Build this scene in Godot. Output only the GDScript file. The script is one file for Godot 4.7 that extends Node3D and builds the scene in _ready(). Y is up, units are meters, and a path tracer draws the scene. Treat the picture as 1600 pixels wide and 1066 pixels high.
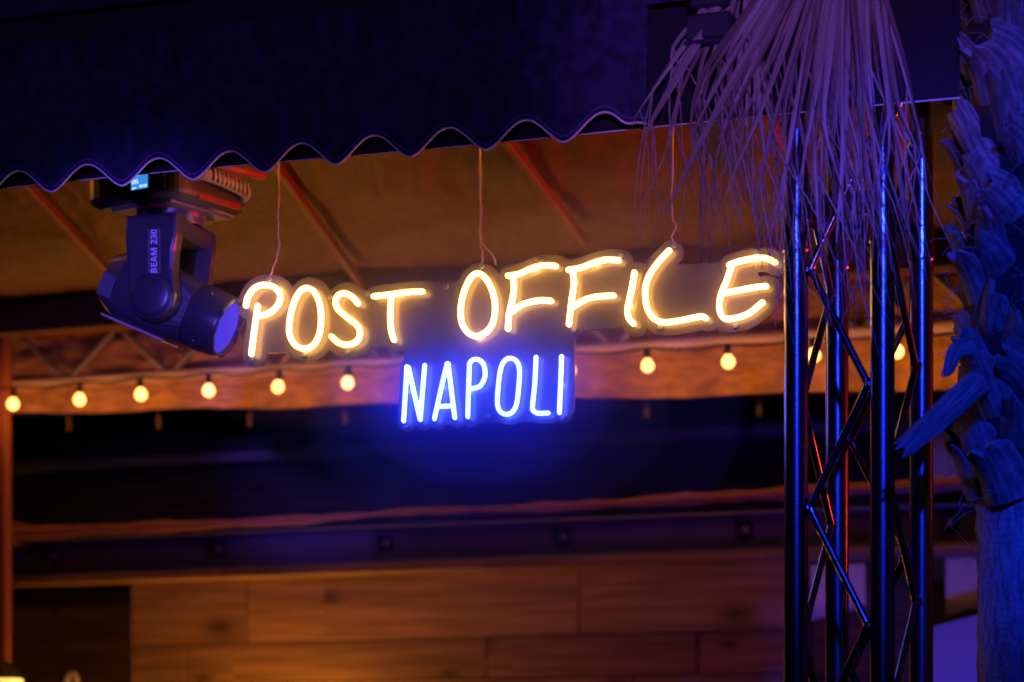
extends Node3D
# Night photograph of a lit bar sign under an awning. Metres, y up. The camera stands at (0, 1.5, 0) and looks along -z with its lens shifted upward.
# The bar front runs along FU (to the right and a little nearer); FN points away from the street.

const F := 4000.0
const EYE := 1.5
const YAW := deg_to_rad(20.0)
var FU := Vector3(cos(YAW), 0, sin(YAW))
var FN := Vector3(sin(YAW), 0, -cos(YAW))
var FB := Basis(FU, Vector3.UP, -FN)
var rng := RandomNumberGenerator.new()
var used := {}
var M := {}


# ---------- places ----------
func ray(px: float, py: float) -> Vector3:
	return Vector3((px - 800.0) / F, (1250.0 - py) / F, -1.0)

func at(px: float, py: float, d: float) -> Vector3:
	return Vector3(0, EYE, 0) + ray(px, py) * d

func on(px: float, py: float, d0: float) -> Vector3:      # a point of the plane that runs along the bar front and is d0 metres away straight ahead
	var r := ray(px, py)
	var t: float = d0 * cos(YAW) / (sin(YAW) * r.x + cos(YAW))
	return Vector3(0, EYE, 0) + r * t

func bar(s: float, y: float, d0: float) -> Vector3:       # s metres along the bar front, y high, d0 deep
	return FU * s + FN * (d0 * cos(YAW)) + Vector3(0, y, 0)

func along(px: float, d0: float) -> float:
	return on(px, 1250, d0).dot(FU)


# ---------- materials ----------
func lin(r: float, g: float, b: float) -> Color:
	return Color(r, g, b).linear_to_srgb()

func mat(c: Color, rough: float, metal := 0.0) -> StandardMaterial3D:
	var m := StandardMaterial3D.new()
	m.albedo_color = c
	m.roughness = rough
	m.metallic = metal
	return m

func glow(r: float, g: float, b: float, k: float) -> StandardMaterial3D:
	var m := mat(lin(0.6, 0.6, 0.6), 0.5)
	var top: float = maxf(r, maxf(g, b))
	m.emission_enabled = true
	m.emission = lin(r / top, g / top, b / top)
	m.emission_energy_multiplier = top * k
	return m

func noise_image(n: int, seed_: int, freq: float, sx: float, sy: float, octaves := 4) -> Image:
	var fn := FastNoiseLite.new()
	fn.seed = seed_
	fn.frequency = freq
	fn.fractal_octaves = octaves
	var im := Image.create(n, n, false, Image.FORMAT_RGB8)
	for y in n:
		for x in n:
			var a: float = TAU * x / n
			var b: float = TAU * y / n
			var v: float = fn.get_noise_3d(cos(a) * sx, sin(a) * sx, sin(b) * sy + 7.0 * cos(b) * sy / 7.0 + 31.0) * 0.5 + 0.5
			v = clampf((v - 0.5) * 1.7 + 0.5, 0, 1)
			im.set_pixel(x, y, Color(v, v, v))
	return im

func tinted(im: Image, dark: Color, light: Color) -> ImageTexture:
	var n := im.get_width()
	var o := Image.create(n, n, false, Image.FORMAT_RGB8)
	for y in n:
		for x in n:
			o.set_pixel(x, y, dark.lerp(light, im.get_pixel(x, y).r))
	return ImageTexture.create_from_image(o)

func wood_image(seed_: int) -> Image:                      # grain along x, knots
	var n := 512
	var f1 := FastNoiseLite.new()
	f1.seed = seed_
	f1.frequency = 0.008
	f1.fractal_octaves = 5
	var f2 := FastNoiseLite.new()
	f2.seed = seed_ + 5
	f2.frequency = 0.03
	var r := RandomNumberGenerator.new()
	r.seed = seed_
	var knots := []
	for k in 7:
		knots.append(Vector3(r.randf() * n, r.randf() * n, r.randf_range(7, 20)))
	var im := Image.create(n, n, false, Image.FORMAT_RGB8)
	for y in n:
		for x in n:
			var bend := 0.0
			var dark := 0.0
			for k in knots:
				var dx: float = (x - k.x) * 0.55
				var dy: float = y - k.y
				var q: float = sqrt(dx * dx + dy * dy) / k.z
				bend += signf(dy) * k.z * 0.9 * exp(-q * 0.55)
				dark += 0.85 * exp(-q * q * 1.1) + 0.18 * exp(-q * 0.5)
			var g: float = f1.get_noise_2d(x * 0.35, (y - bend) * 4.5) * 0.5 + 0.5
			var h: float = f2.get_noise_2d(x * 0.08, (y - bend) * 9.0) * 0.5 + 0.5
			var v: float = clampf(0.62 * g + 0.38 * h - dark * 0.55 + 0.1, 0, 1)
			im.set_pixel(x, y, Color(v, v, v))
	return im

func tri(m: StandardMaterial3D, scale: Vector3, offset := Vector3.ZERO) -> StandardMaterial3D:
	m.uv1_triplanar = true
	m.uv1_scale = scale
	m.uv1_offset = offset
	m.uv1_triplanar_sharpness = 6.0
	return m

func relief(m: StandardMaterial3D, im: Image, cm: float) -> StandardMaterial3D:
	m.heightmap_enabled = true
	m.heightmap_texture = ImageTexture.create_from_image(im)
	m.heightmap_scale = cm
	return m


# ---------- shapes ----------
func begin() -> SurfaceTool:
	var st := SurfaceTool.new()
	st.begin(Mesh.PRIMITIVE_TRIANGLES)
	st.set_smooth_group(-1)
	return st

func face(st: SurfaceTool, a: Vector3, b: Vector3, c: Vector3, inside: Vector3) -> void:
	var n := (a - c).cross(a - b)
	if n.dot((a + b + c) / 3.0 - inside) < 0:
		var k := b
		b = c
		c = k
	st.add_vertex(a)
	st.add_vertex(b)
	st.add_vertex(c)

func quad(st: SurfaceTool, a: Vector3, b: Vector3, c: Vector3, d: Vector3, inside: Vector3) -> void:
	face(st, a, b, c, inside)
	face(st, a, c, d, inside)

func box(st: SurfaceTool, mid: Vector3, size: Vector3, basis := Basis(), ch := 0.004) -> void:     # a box with chamfered edges
	var h := size / 2.0
	ch = minf(ch, minf(h.x, minf(h.y, h.z)) * 0.45)
	var v := {}
	for x in [-1, 1]:
		for y in [-1, 1]:
			for z in [-1, 1]:
				var s := Vector3(x, y, z)
				var o := h * s
				v[[x, y, z, 0]] = mid + basis * (o - Vector3(0, y, z) * ch)
				v[[x, y, z, 1]] = mid + basis * (o - Vector3(x, 0, z) * ch)
				v[[x, y, z, 2]] = mid + basis * (o - Vector3(x, y, 0) * ch)
				face(st, v[[x, y, z, 0]], v[[x, y, z, 1]], v[[x, y, z, 2]], mid)
	for s in [-1, 1]:
		quad(st, v[[s, -1, -1, 0]], v[[s, 1, -1, 0]], v[[s, 1, 1, 0]], v[[s, -1, 1, 0]], mid)
		quad(st, v[[-1, s, -1, 1]], v[[1, s, -1, 1]], v[[1, s, 1, 1]], v[[-1, s, 1, 1]], mid)
		quad(st, v[[-1, -1, s, 2]], v[[1, -1, s, 2]], v[[1, 1, s, 2]], v[[-1, 1, s, 2]], mid)
		for t in [-1, 1]:
			quad(st, v[[s, t, -1, 0]], v[[s, t, 1, 0]], v[[s, t, 1, 1]], v[[s, t, -1, 1]], mid)
			quad(st, v[[s, -1, t, 0]], v[[s, 1, t, 0]], v[[s, 1, t, 2]], v[[s, -1, t, 2]], mid)
			quad(st, v[[-1, s, t, 1]], v[[1, s, t, 1]], v[[1, s, t, 2]], v[[-1, s, t, 2]], mid)

func tube(st: SurfaceTool, pts: Array, radius, sides := 10, closed := false, flat := Vector3.ZERO, squash := 1.0) -> void:   # radius: a number or a list; flat: direction in which the section is squash times as wide
	st.set_smooth_group(1)
	var n := pts.size()
	var rings := []
	var side := Vector3.ZERO
	for i in n:
		var t: Vector3
		if closed:
			t = (pts[(i + 1) % n] - pts[(i + n - 1) % n]).normalized()
		else:
			t = (pts[mini(i + 1, n - 1)] - pts[maxi(i - 1, 0)]).normalized()
		if flat != Vector3.ZERO:
			side = flat
		elif side == Vector3.ZERO:
			side = t.cross(Vector3.UP if absf(t.y) < 0.9 else Vector3.RIGHT)
		side = (side - t * side.dot(t)).normalized()
		var up := t.cross(side)
		var r: float = radius[i] if radius is Array else radius
		var ring := []
		for k in sides:
			var a := TAU * k / sides
			ring.append(pts[i] + side * (cos(a) * r * squash) + up * (sin(a) * r))
		rings.append(ring)
	for i in (n if closed else n - 1):
		var j := (i + 1) % n
		var mid: Vector3 = (pts[i] + pts[j]) / 2.0
		for k in sides:
			var l := (k + 1) % sides
			quad(st, rings[i][k], rings[j][k], rings[j][l], rings[i][l], mid)
	if not closed:
		st.set_smooth_group(-1)
		for k in range(1, sides - 1):
			face(st, rings[0][0], rings[0][k], rings[0][k + 1], pts[1])
			face(st, rings[n - 1][0], rings[n - 1][k], rings[n - 1][k + 1], pts[n - 2])
	st.set_smooth_group(-1)

func lathe(st: SurfaceTool, origin: Vector3, axis: Vector3, profile: Array, sides := 24, smooth := true) -> void:     # profile: [along, radius] pairs
	var a := axis.normalized()
	var u := a.cross(Vector3.UP if absf(a.y) < 0.9 else Vector3.RIGHT).normalized()
	var v := a.cross(u)
	var rings := []
	for p in profile:
		var ring := []
		for k in sides:
			var t := TAU * k / sides
			ring.append(origin + a * p[0] + (u * cos(t) + v * sin(t)) * maxf(p[1], 0.0))
		rings.append(ring)
	loft(st, rings, smooth, false)

func loft(st: SurfaceTool, rings: Array, smooth := false, caps := true) -> void:
	st.set_smooth_group(2 if smooth else -1)
	var mids := []
	for r in rings:
		var c := Vector3.ZERO
		for p in r:
			c += p
		mids.append(c / r.size())
	for i in rings.size() - 1:
		var n: int = rings[i].size()
		var mid: Vector3 = (mids[i] + mids[i + 1]) / 2.0
		for k in n:
			var l := (k + 1) % n
			if rings[i][k].distance_to(rings[i][l]) > 1e-6:
				face(st, rings[i][k], rings[i + 1][l], rings[i][l], mid)
			if rings[i + 1][k].distance_to(rings[i + 1][l]) > 1e-6:
				face(st, rings[i][k], rings[i + 1][k], rings[i + 1][l], mid)
	st.set_smooth_group(-1)
	if caps:
		for e in [[0, 1], [rings.size() - 1, rings.size() - 2]]:
			var r: Array = rings[e[0]]
			for k in r.size():
				face(st, mids[e[0]], r[k], r[(k + 1) % r.size()], mids[e[1]])

func sheet(st: SurfaceTool, grid: Array, back: Vector3) -> void:      # a smooth cloth from rows of points; its outside faces away from back
	st.set_smooth_group(3)
	for i in grid.size() - 1:
		for k in grid[i].size() - 1:
			var c: Vector3 = (grid[i][k] + grid[i + 1][k + 1]) / 2.0 + back * 0.1
			quad(st, grid[i][k], grid[i + 1][k], grid[i + 1][k + 1], grid[i][k + 1], c)
	st.set_smooth_group(-1)

func slab(st: SurfaceTool, outline: PackedVector2Array, place: Callable, depth: float) -> void:      # an outline with a thickness; place turns (x, y, depth) into a point
	var ids := Geometry2D.triangulate_polygon(outline)
	var c := Vector2.ZERO
	for p in outline:
		c += p / outline.size()
	var front_in: Vector3 = place.call(c, depth * 0.5)
	for i in range(0, ids.size(), 3):
		var a: Vector2 = outline[ids[i]]
		var b: Vector2 = outline[ids[i + 1]]
		var d: Vector2 = outline[ids[i + 2]]
		var m: Vector2 = (a + b + d) / 3.0
		var inner: Vector3 = place.call(m, depth * 0.5)
		face(st, place.call(a, 0.0), place.call(b, 0.0), place.call(d, 0.0), inner)
		face(st, place.call(a, depth), place.call(b, depth), place.call(d, depth), inner)
	var cw := Geometry2D.is_polygon_clockwise(outline)
	for i in outline.size():
		var a: Vector2 = outline[i]
		var b: Vector2 = outline[(i + 1) % outline.size()]
		var n := (b - a).orthogonal().normalized()
		var inside: Vector2 = (a + b) / 2.0 + n * 0.01
		if not Geometry2D.is_point_in_polygon((a + b) / 2.0 + n * 0.05, outline):
			inside = (a + b) / 2.0 - n * 0.01
		quad(st, place.call(a, 0.0), place.call(b, 0.0), place.call(b, depth), place.call(a, depth), place.call(inside, depth * 0.5))

func curve(pts: Array, step: int, closed := false) -> Array:         # Catmull-Rom through the points
	var out := []
	var n := pts.size()
	for i in (n if closed else n - 1):
		var p0 = pts[(i + n - 1) % n] if closed else pts[maxi(i - 1, 0)]
		var p1 = pts[i]
		var p2 = pts[(i + 1) % n]
		var p3 = pts[(i + 2) % n] if closed else pts[mini(i + 2, n - 1)]
		for k in step:
			var t := float(k) / step
			out.append(0.5 * (2.0 * p1 + (p2 - p0) * t + (2.0 * p0 - 5.0 * p1 + 4.0 * p2 - p3) * t * t + (3.0 * p1 - p0 - 3.0 * p2 + p3) * t * t * t))
	if not closed:
		out.append(pts[n - 1])
	return out


# ---------- objects ----------
func numbered(called: String) -> String:
	if not used.has(called):
		used[called] = 0
		return called
	used[called] += 1
	return "%s_%03d" % [called, used[called]]

func tag(o: Node3D, label: String, category: String, group := "", kind := "") -> Node3D:
	o.set_meta("label", label)
	o.set_meta("category", category)
	if group:
		o.set_meta("group", group)
	if kind:
		o.set_meta("kind", kind)
	return o

func thing(called: String, label: String, category: String, place: Vector3, group := "") -> Node3D:
	var o := Node3D.new()
	o.name = numbered(called)
	o.position = place
	add_child(o, true)
	return tag(o, label, category, group)

func offset_of(o: Node3D) -> Vector3:
	return Vector3.ZERO if o == self else o.position + offset_of(o.get_parent())

func part(called: String, st: SurfaceTool, m: Material, parent: Node3D, world := true, label := "") -> MeshInstance3D:      # world: its points are places of the scene
	st.generate_normals()
	var o := MeshInstance3D.new()
	if parent == self:
		o.name = numbered(called)
	else:
		var seen: int = parent.get_meta("n_" + called, 0)
		parent.set_meta("n_" + called, seen + 1)
		o.name = called if seen == 0 else "%s_%03d" % [called, seen]
	o.mesh = st.commit()
	o.material_override = m
	if world:
		o.position = -offset_of(parent)
	parent.add_child(o, true)
	if label:
		o.set_meta("label", label)
	return o

func structure(called: String, st: SurfaceTool, m: Material, label: String, category: String) -> MeshInstance3D:
	st.generate_normals()
	var o := MeshInstance3D.new()
	o.name = numbered(called)
	o.mesh = st.commit()
	o.material_override = m
	add_child(o, true)
	tag(o, label, category, "", "structure")
	return o

func text_part(s: String, size: float, m: Material, parent: Node3D, where: Transform3D, called: String, weight := 700) -> void:
	var f := SystemFont.new()
	f.font_names = PackedStringArray(["Droid Sans"])
	f.font_weight = weight
	var t := TextMesh.new()
	t.text = s
	t.font = f
	t.font_size = 64
	t.pixel_size = size / 46.0
	t.depth = 0.0008
	t.curve_step = 1.0
	var o := MeshInstance3D.new()
	o.name = called
	o.mesh = t
	o.material_override = m
	o.transform = where
	parent.add_child(o, true)

func omni(where: Vector3, c: Color, energy: float, size: float, called: String) -> void:
	var l := OmniLight3D.new()
	l.name = called
	l.light_color = c
	l.light_energy = energy
	l.light_size = size
	l.omni_range = 20.0
	l.omni_attenuation = 2.0
	l.shadow_enabled = true
	l.position = where
	add_child(l, true)


func _ready() -> void:
	rng.seed = 20240611
	# --- camera ---
	var cam := Camera3D.new()
	cam.name = "camera"
	cam.set_frustum(0.05 * 1066.0 / F, Vector2(0, 0.05 * 717.0 / F), 0.05, 200.0)
	cam.position = Vector3(0, EYE, 0)
	add_child(cam)
	# --- night sky, air, exposure ---
	var lens := CameraAttributesPhysical.new()
	lens.frustum_focal_length = 90.0
	lens.frustum_focus_distance = 5.75
	lens.exposure_aperture = 2.25
	var env := Environment.new()
	env.tonemap_mode = Environment.TONE_MAPPER_LINEAR
	env.tonemap_exposure = 1.0
	env.background_mode = Environment.BG_SKY
	var sky := ProceduralSkyMaterial.new()
	sky.sky_top_color = lin(0.0012, 0.001, 0.004)
	sky.sky_horizon_color = lin(0.006, 0.004, 0.012)
	sky.ground_bottom_color = lin(0.002, 0.0015, 0.002)
	sky.ground_horizon_color = lin(0.005, 0.003, 0.006)
	env.sky = Sky.new()
	env.sky.sky_material = sky
	env.sdfgi_enabled = true
	env.ssao_enabled = true
	env.ssil_enabled = true
	env.volumetric_fog_enabled = true
	env.volumetric_fog_density = 0.0
	var we := WorldEnvironment.new()
	we.name = "world"
	we.environment = env
	we.camera_attributes = lens
	add_child(we)
	# --- the stage lamps that wash the place in blue, violet and red (they stand outside the picture) ---
	make_materials()
	stage_lamp(Vector3(0.72, 4.3, 0.9), at(1610, 560, 5.3), 6.8, lin(0.008, 0.030, 1.0), 80.0, "round black stage lamp glowing deep blue, aimed at the palm trunk")
	stage_lamp(Vector3(0.2, 2.1, 1.2), at(1225, 110, 5.3), 5.0, lin(0.28, 0.10, 1.0), 32.0, "round black stage lamp glowing violet, aimed at the hanging dead fronds")
	stage_lamp(Vector3(-1.2, 2.5, 0.7), at(245, 462, 6.0), 3.0, lin(0.13, 0.07, 1.0), 60.0, "round black stage lamp glowing violet blue, aimed at the moving head light")
	stage_lamp(Vector3(-0.5, 2.2, 1.5), at(560, -20, 5.5), 11.0, lin(0.22, 0.09, 1.0), 9.0, "round black stage lamp glowing soft blue, aimed at the awning front")
	stage_lamp(Vector3(0.75, 1.25, -6.3), at(800, 840, 8.6), 33.0, lin(0.6, 0.03, 1.0), 0.5, "low round stage lamp glowing purple, aimed at the steel beam")
	stage_lamp(Vector3(3.6, 2.2, -6.2), at(1250, 420, 6.2), 20.0, lin(1.0, 0.03, 0.02), 14.0, "round black stage lamp glowing red beside the awning's end")
	stage_lamp(Vector3(1.18, 1.15, -7.35), on(1500, 960, 8.7), 30.0, lin(0.05, 0.04, 1.0), 1.1, "low round stage lamp glowing blue, aimed at the white boards beside the palm")
	build_ground()
	build_bar_back()
	build_canopy()
	build_back_truss()
	build_bulbs()
	build_lamps()
	build_truss_tower()
	build_sign()
	build_moving_heads()
	build_palm()
	# added haze that stands in for lens glow round the sign
	var k := 0
	var blue := lin(0.05, 0.19, 1.0)  # blue tint keeps the added glow round NAPOLI blue
	var plain := lin(0.95, 0.88, 0.8)
	for q in [[Vector3(1.25, 0.76, 0.5), 0.18, on(765, 655, 6.0), blue], [Vector3(0.9, 0.56, 0.42), 0.50, on(762, 650, 6.0), blue], [Vector3(0.62, 0.38, 0.34), 0.75, on(762, 638, 6.0), blue], [Vector3(1.95, 0.62, 0.36), 0.10, on(795, 460, 6.0), plain], [Vector3(1.6, 0.42, 0.26), 0.20, on(795, 470, 6.0), plain]]:
		var bloom_haze := FogVolume.new()
		bloom_haze.name = numbered("lens_bloom")
		bloom_haze.shape = RenderingServer.FOG_VOLUME_SHAPE_ELLIPSOID
		bloom_haze.size = q[0]
		bloom_haze.basis = FB * Basis(Vector3.BACK, 0.07 if k > 2 else 0.0)
		bloom_haze.position = q[2]
		var air := FogMaterial.new()
		air.albedo = q[3]
		air.density = q[1]
		bloom_haze.material = air
		add_child(bloom_haze, true)
		tag(bloom_haze, ["widest blue tinted haze added as lens glow under the sign", "blue tinted haze added as lens glow under the word NAPOLI", "densest blue tinted haze added as lens glow right at the word NAPOLI", "thin pale haze added as lens glow round the words POST OFFICE", "denser pale haze added as lens glow close to the words POST OFFICE"][k], "bloom_haze", "stage smoke", "stuff")
		k += 1


func make_materials() -> void:
	var fine := noise_image(256, 3, 1.0, 6.0, 6.0)
	var soft := noise_image(256, 9, 1.0, 1.6, 1.6, 3)
	M.black_metal = mat(lin(0.02, 0.02, 0.022), 0.45)
	M.dark_steel = tri(relief(mat(lin(0.10, 0.10, 0.105), 0.55), fine, 0.02), Vector3.ONE * 3.0)
	M.tube_metal = tri(relief(mat(lin(0.15, 0.15, 0.16), 0.25, 1.0), fine, 0.006), Vector3.ONE * 5.0)
	M.tube_metal.roughness_texture = tinted(fine, Color(0.75, 0.75, 0.75), Color(1, 1, 1))
	M.old_metal = mat(lin(0.25, 0.24, 0.23), 0.5, 0.6)
	M.cloth_navy = tri(relief(mat(lin(0.03, 0.026, 0.07), 0.9), fine, 0.03), Vector3.ONE * 2.3)
	M.cloth_navy.albedo_texture = tinted(soft, Color(0.5, 0.5, 0.5), Color(1, 1, 1))
	M.hem = mat(lin(0.8, 0.66, 0.52), 0.6)
	M.hem_purple = mat(lin(0.09, 0.06, 0.15), 0.8)
	M.inner = tri(relief(mat(lin(0.005, 0.004, 0.004), 0.9), fine, 0.03), Vector3.ONE * 8.0)
	M.canvas = tri(relief(mat(lin(1, 1, 1), 0.6), soft, 0.3), Vector3(1.6, 0.8, 0.5))
	M.canvas.albedo_texture = tinted(soft, lin(0.045, 0.009, 0.004), lin(0.115, 0.025, 0.009))
	M.drape = tri(relief(mat(lin(1, 1, 1), 0.7), soft, 0.2), Vector3(1.2, 3.0, 1.2))
	M.drape.albedo_texture = tinted(soft, lin(0.19, 0.10, 0.042), lin(0.38, 0.21, 0.095))
	M.strap = mat(lin(0.055, 0.032, 0.02), 0.8)
	M.bulb_lit_metal = mat(lin(0.5, 0.42, 0.33), 0.35, 0.3)  # pale tone painted in for warm light from the bulbs
	M.rust_paint = mat(lin(0.22, 0.06, 0.03), 0.5)
	M.shade_brown = mat(lin(0.06, 0.026, 0.016), 0.7)  # dark brown that stands in for shade at the canvas end
	M.blind = tri(relief(mat(lin(0.2, 0.06, 0.05), 0.7), soft, 0.3), Vector3.ONE * 2.0)
	M.rafter = mat(lin(0.12, 0.025, 0.018), 0.5)
	M.black_wood = tri(relief(mat(lin(0.012, 0.012, 0.014), 0.7), fine, 0.05), Vector3(1, 6, 1))
	M.white_wall = tri(relief(mat(lin(0.5, 0.46, 0.45), 0.8), soft, 0.1), Vector3.ONE * 2.0)
	var w1 := wood_image(11)
	var w2 := wood_image(47)
	M.wood = []
	for k in 6:
		var im: Image = w1 if k % 2 == 0 else w2
		var b: float = [1.0, 0.9, 1.06, 0.8, 0.96, 1.02][k]
		var m := mat(Color(1, 1, 1), 0.62)
		m.albedo_texture = tinted(im, lin(0.055 * b, 0.027 * b, 0.011 * b), lin(0.42 * b, 0.25 * b, 0.115 * b))
		relief(m, im, 0.08)
		M.wood.append(tri(m, Vector3(1.1, 1.1, 1.1), Vector3(0.37 * k, 0.23 * k, 0.11 * k)))
	M.plastic = tri(relief(mat(lin(0.036, 0.036, 0.042), 0.32), fine, 0.012), Vector3.ONE * 9.0)
	M.plastic_dark = tri(relief(mat(lin(0.035, 0.035, 0.04), 0.4), fine, 0.012), Vector3.ONE * 9.0)
	M.plastic_worn = tri(relief(mat(lin(0.09, 0.088, 0.09), 0.5), fine, 0.02), Vector3.ONE * 7.0)
	M.plastic_grey = mat(lin(0.2, 0.2, 0.21), 0.45)
	M.red_cord = mat(lin(0.2, 0.01, 0.008), 0.5)
	M.white_cord = mat(lin(0.5, 0.48, 0.48), 0.4)
	M.clear_cord = mat(lin(0.35, 0.24, 0.22), 0.35)
	M.print = mat(lin(0.75, 0.7, 0.78), 0.6)
	M.board = mat(lin(0.10, 0.082, 0.060), 0.35)
	M.board.clearcoat_enabled = true
	M.board.clearcoat = 0.6
	M.board.clearcoat_roughness = 0.15
	M.warm_neon = glow(1.0, 0.48, 0.095, 8.5)
	M.blue_neon = glow(0.040, 0.072, 1.0, 29.0)
	M.bulb = glow(1.0, 0.42, 0.09, 5.0)
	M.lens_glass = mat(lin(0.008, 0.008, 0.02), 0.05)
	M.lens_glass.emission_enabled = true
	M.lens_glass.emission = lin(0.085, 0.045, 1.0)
	M.lens_glass.emission_energy_multiplier = 0.75  # blue glow put in for blue light mirrored in the unlit lens
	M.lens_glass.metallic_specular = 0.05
	M.trunk = relief(mat(Color(1, 1, 1), 0.9), fine, 0.3)
	M.frond = mat(lin(0.40, 0.31, 0.22), 0.6)
	M.frond.backlight_enabled = true
	M.frond.backlight = Color(0.35, 0.3, 0.25)
	M.boots = []
	for k in 4:
		var b: float = [1.0, 0.8, 1.15, 0.65][k]
		var bi := leaf_base_image(30 + k)
		var bm := mat(Color(1, 1, 1), 0.8)
		bm.albedo_texture = tinted(bi, lin(0.055 * b, 0.048 * b, 0.04 * b), lin(0.25 * b, 0.22 * b, 0.18 * b))
		relief(bm, bi, 0.10)
		M.boots.append(bm)
	M.fronds = []
	var fi := leaf_base_image(40)
	for q in [[0.36, 0.28, 0.20], [0.26, 0.19, 0.13], [0.42, 0.34, 0.26], [0.19, 0.13, 0.085]]:
		var fm := mat(Color(1, 1, 1), 0.55)
		fm.albedo_texture = tinted(fi, lin(q[0] * 0.45, q[1] * 0.42, q[2] * 0.4), lin(q[0] * 1.15, q[1] * 1.15, q[2] * 1.15))
		fm.backlight_enabled = true
		fm.backlight = Color(0.3, 0.26, 0.2)
		M.fronds.append(fm)
	M.fibre = mat(lin(0.24, 0.17, 0.11), 0.9)
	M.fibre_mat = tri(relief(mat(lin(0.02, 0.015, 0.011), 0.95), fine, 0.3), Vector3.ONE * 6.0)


# ---------- stage lamps outside the picture ----------
func stage_lamp(where: Vector3, aim: Vector3, half_angle: float, c: Color, energy: float, label: String) -> void:
	var t := thing("stage_lamp", label, "stage lamp", Vector3(where.x, 0, where.z), "stage lamps")
	var dir := (aim - where).normalized()
	var st := begin()
	lathe(st, where - dir * 0.24, dir, [[0, 0.0], [0, 0.06], [0.03, 0.09], [0.2, 0.1], [0.24, 0.1], [0.24, 0.092], [0.2, 0.09], [0.2, 0.0]])
	part("housing", st, M.black_metal, t)
	st = begin()
	lathe(st, where - dir * 0.022, dir, [[0, 0.0], [0, 0.088], [0.004, 0.088], [0.007, 0.0]])
	var g := glow(maxf(c.srgb_to_linear().r, 0.01), maxf(c.srgb_to_linear().g, 0.01), maxf(c.srgb_to_linear().b, 0.01), 2.0)
	part("lens", st, g, t)
	st = begin()
	tube(st, [Vector3(where.x, 0.25, where.z), where - Vector3(0, 0.1, 0)], 0.018)
	part("pole", st, M.black_metal, t)
	for k in 3:
		var a := TAU * k / 3.0
		st = begin()
		tube(st, [Vector3(where.x, 0.7, where.z), Vector3(where.x + cos(a) * 0.5, 0.012, where.z + sin(a) * 0.5)], 0.012, 8)
		part("leg", st, M.black_metal, t)
	var l := SpotLight3D.new()
	l.name = "stage_lamp_light"
	l.light_color = c
	l.light_energy = energy
	l.light_size = 0.09
	l.spot_angle = half_angle
	l.spot_angle_attenuation = 0.7
	l.spot_range = 30.0
	l.spot_attenuation = 2.0
	l.shadow_enabled = true
	l.look_at_from_position(where + dir * 0.02, aim)
	add_child(l, true)


func build_ground() -> void:
	var st := begin()
	quad(st, Vector3(-60, 0, 60), Vector3(60, 0, 60), Vector3(60, 0, -60), Vector3(-60, 0, -60), Vector3(0, -1, 0))
	var im := noise_image(256, 21, 1.0, 9.0, 9.0)
	var m := tri(relief(mat(Color(1, 1, 1), 0.85), im, 0.3), Vector3.ONE * 0.8)
	m.albedo_texture = tinted(im, lin(0.035, 0.035, 0.037), lin(0.075, 0.073, 0.07))
	structure("ground", st, m, "dark paved ground in front of the bar", "ground")


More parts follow.
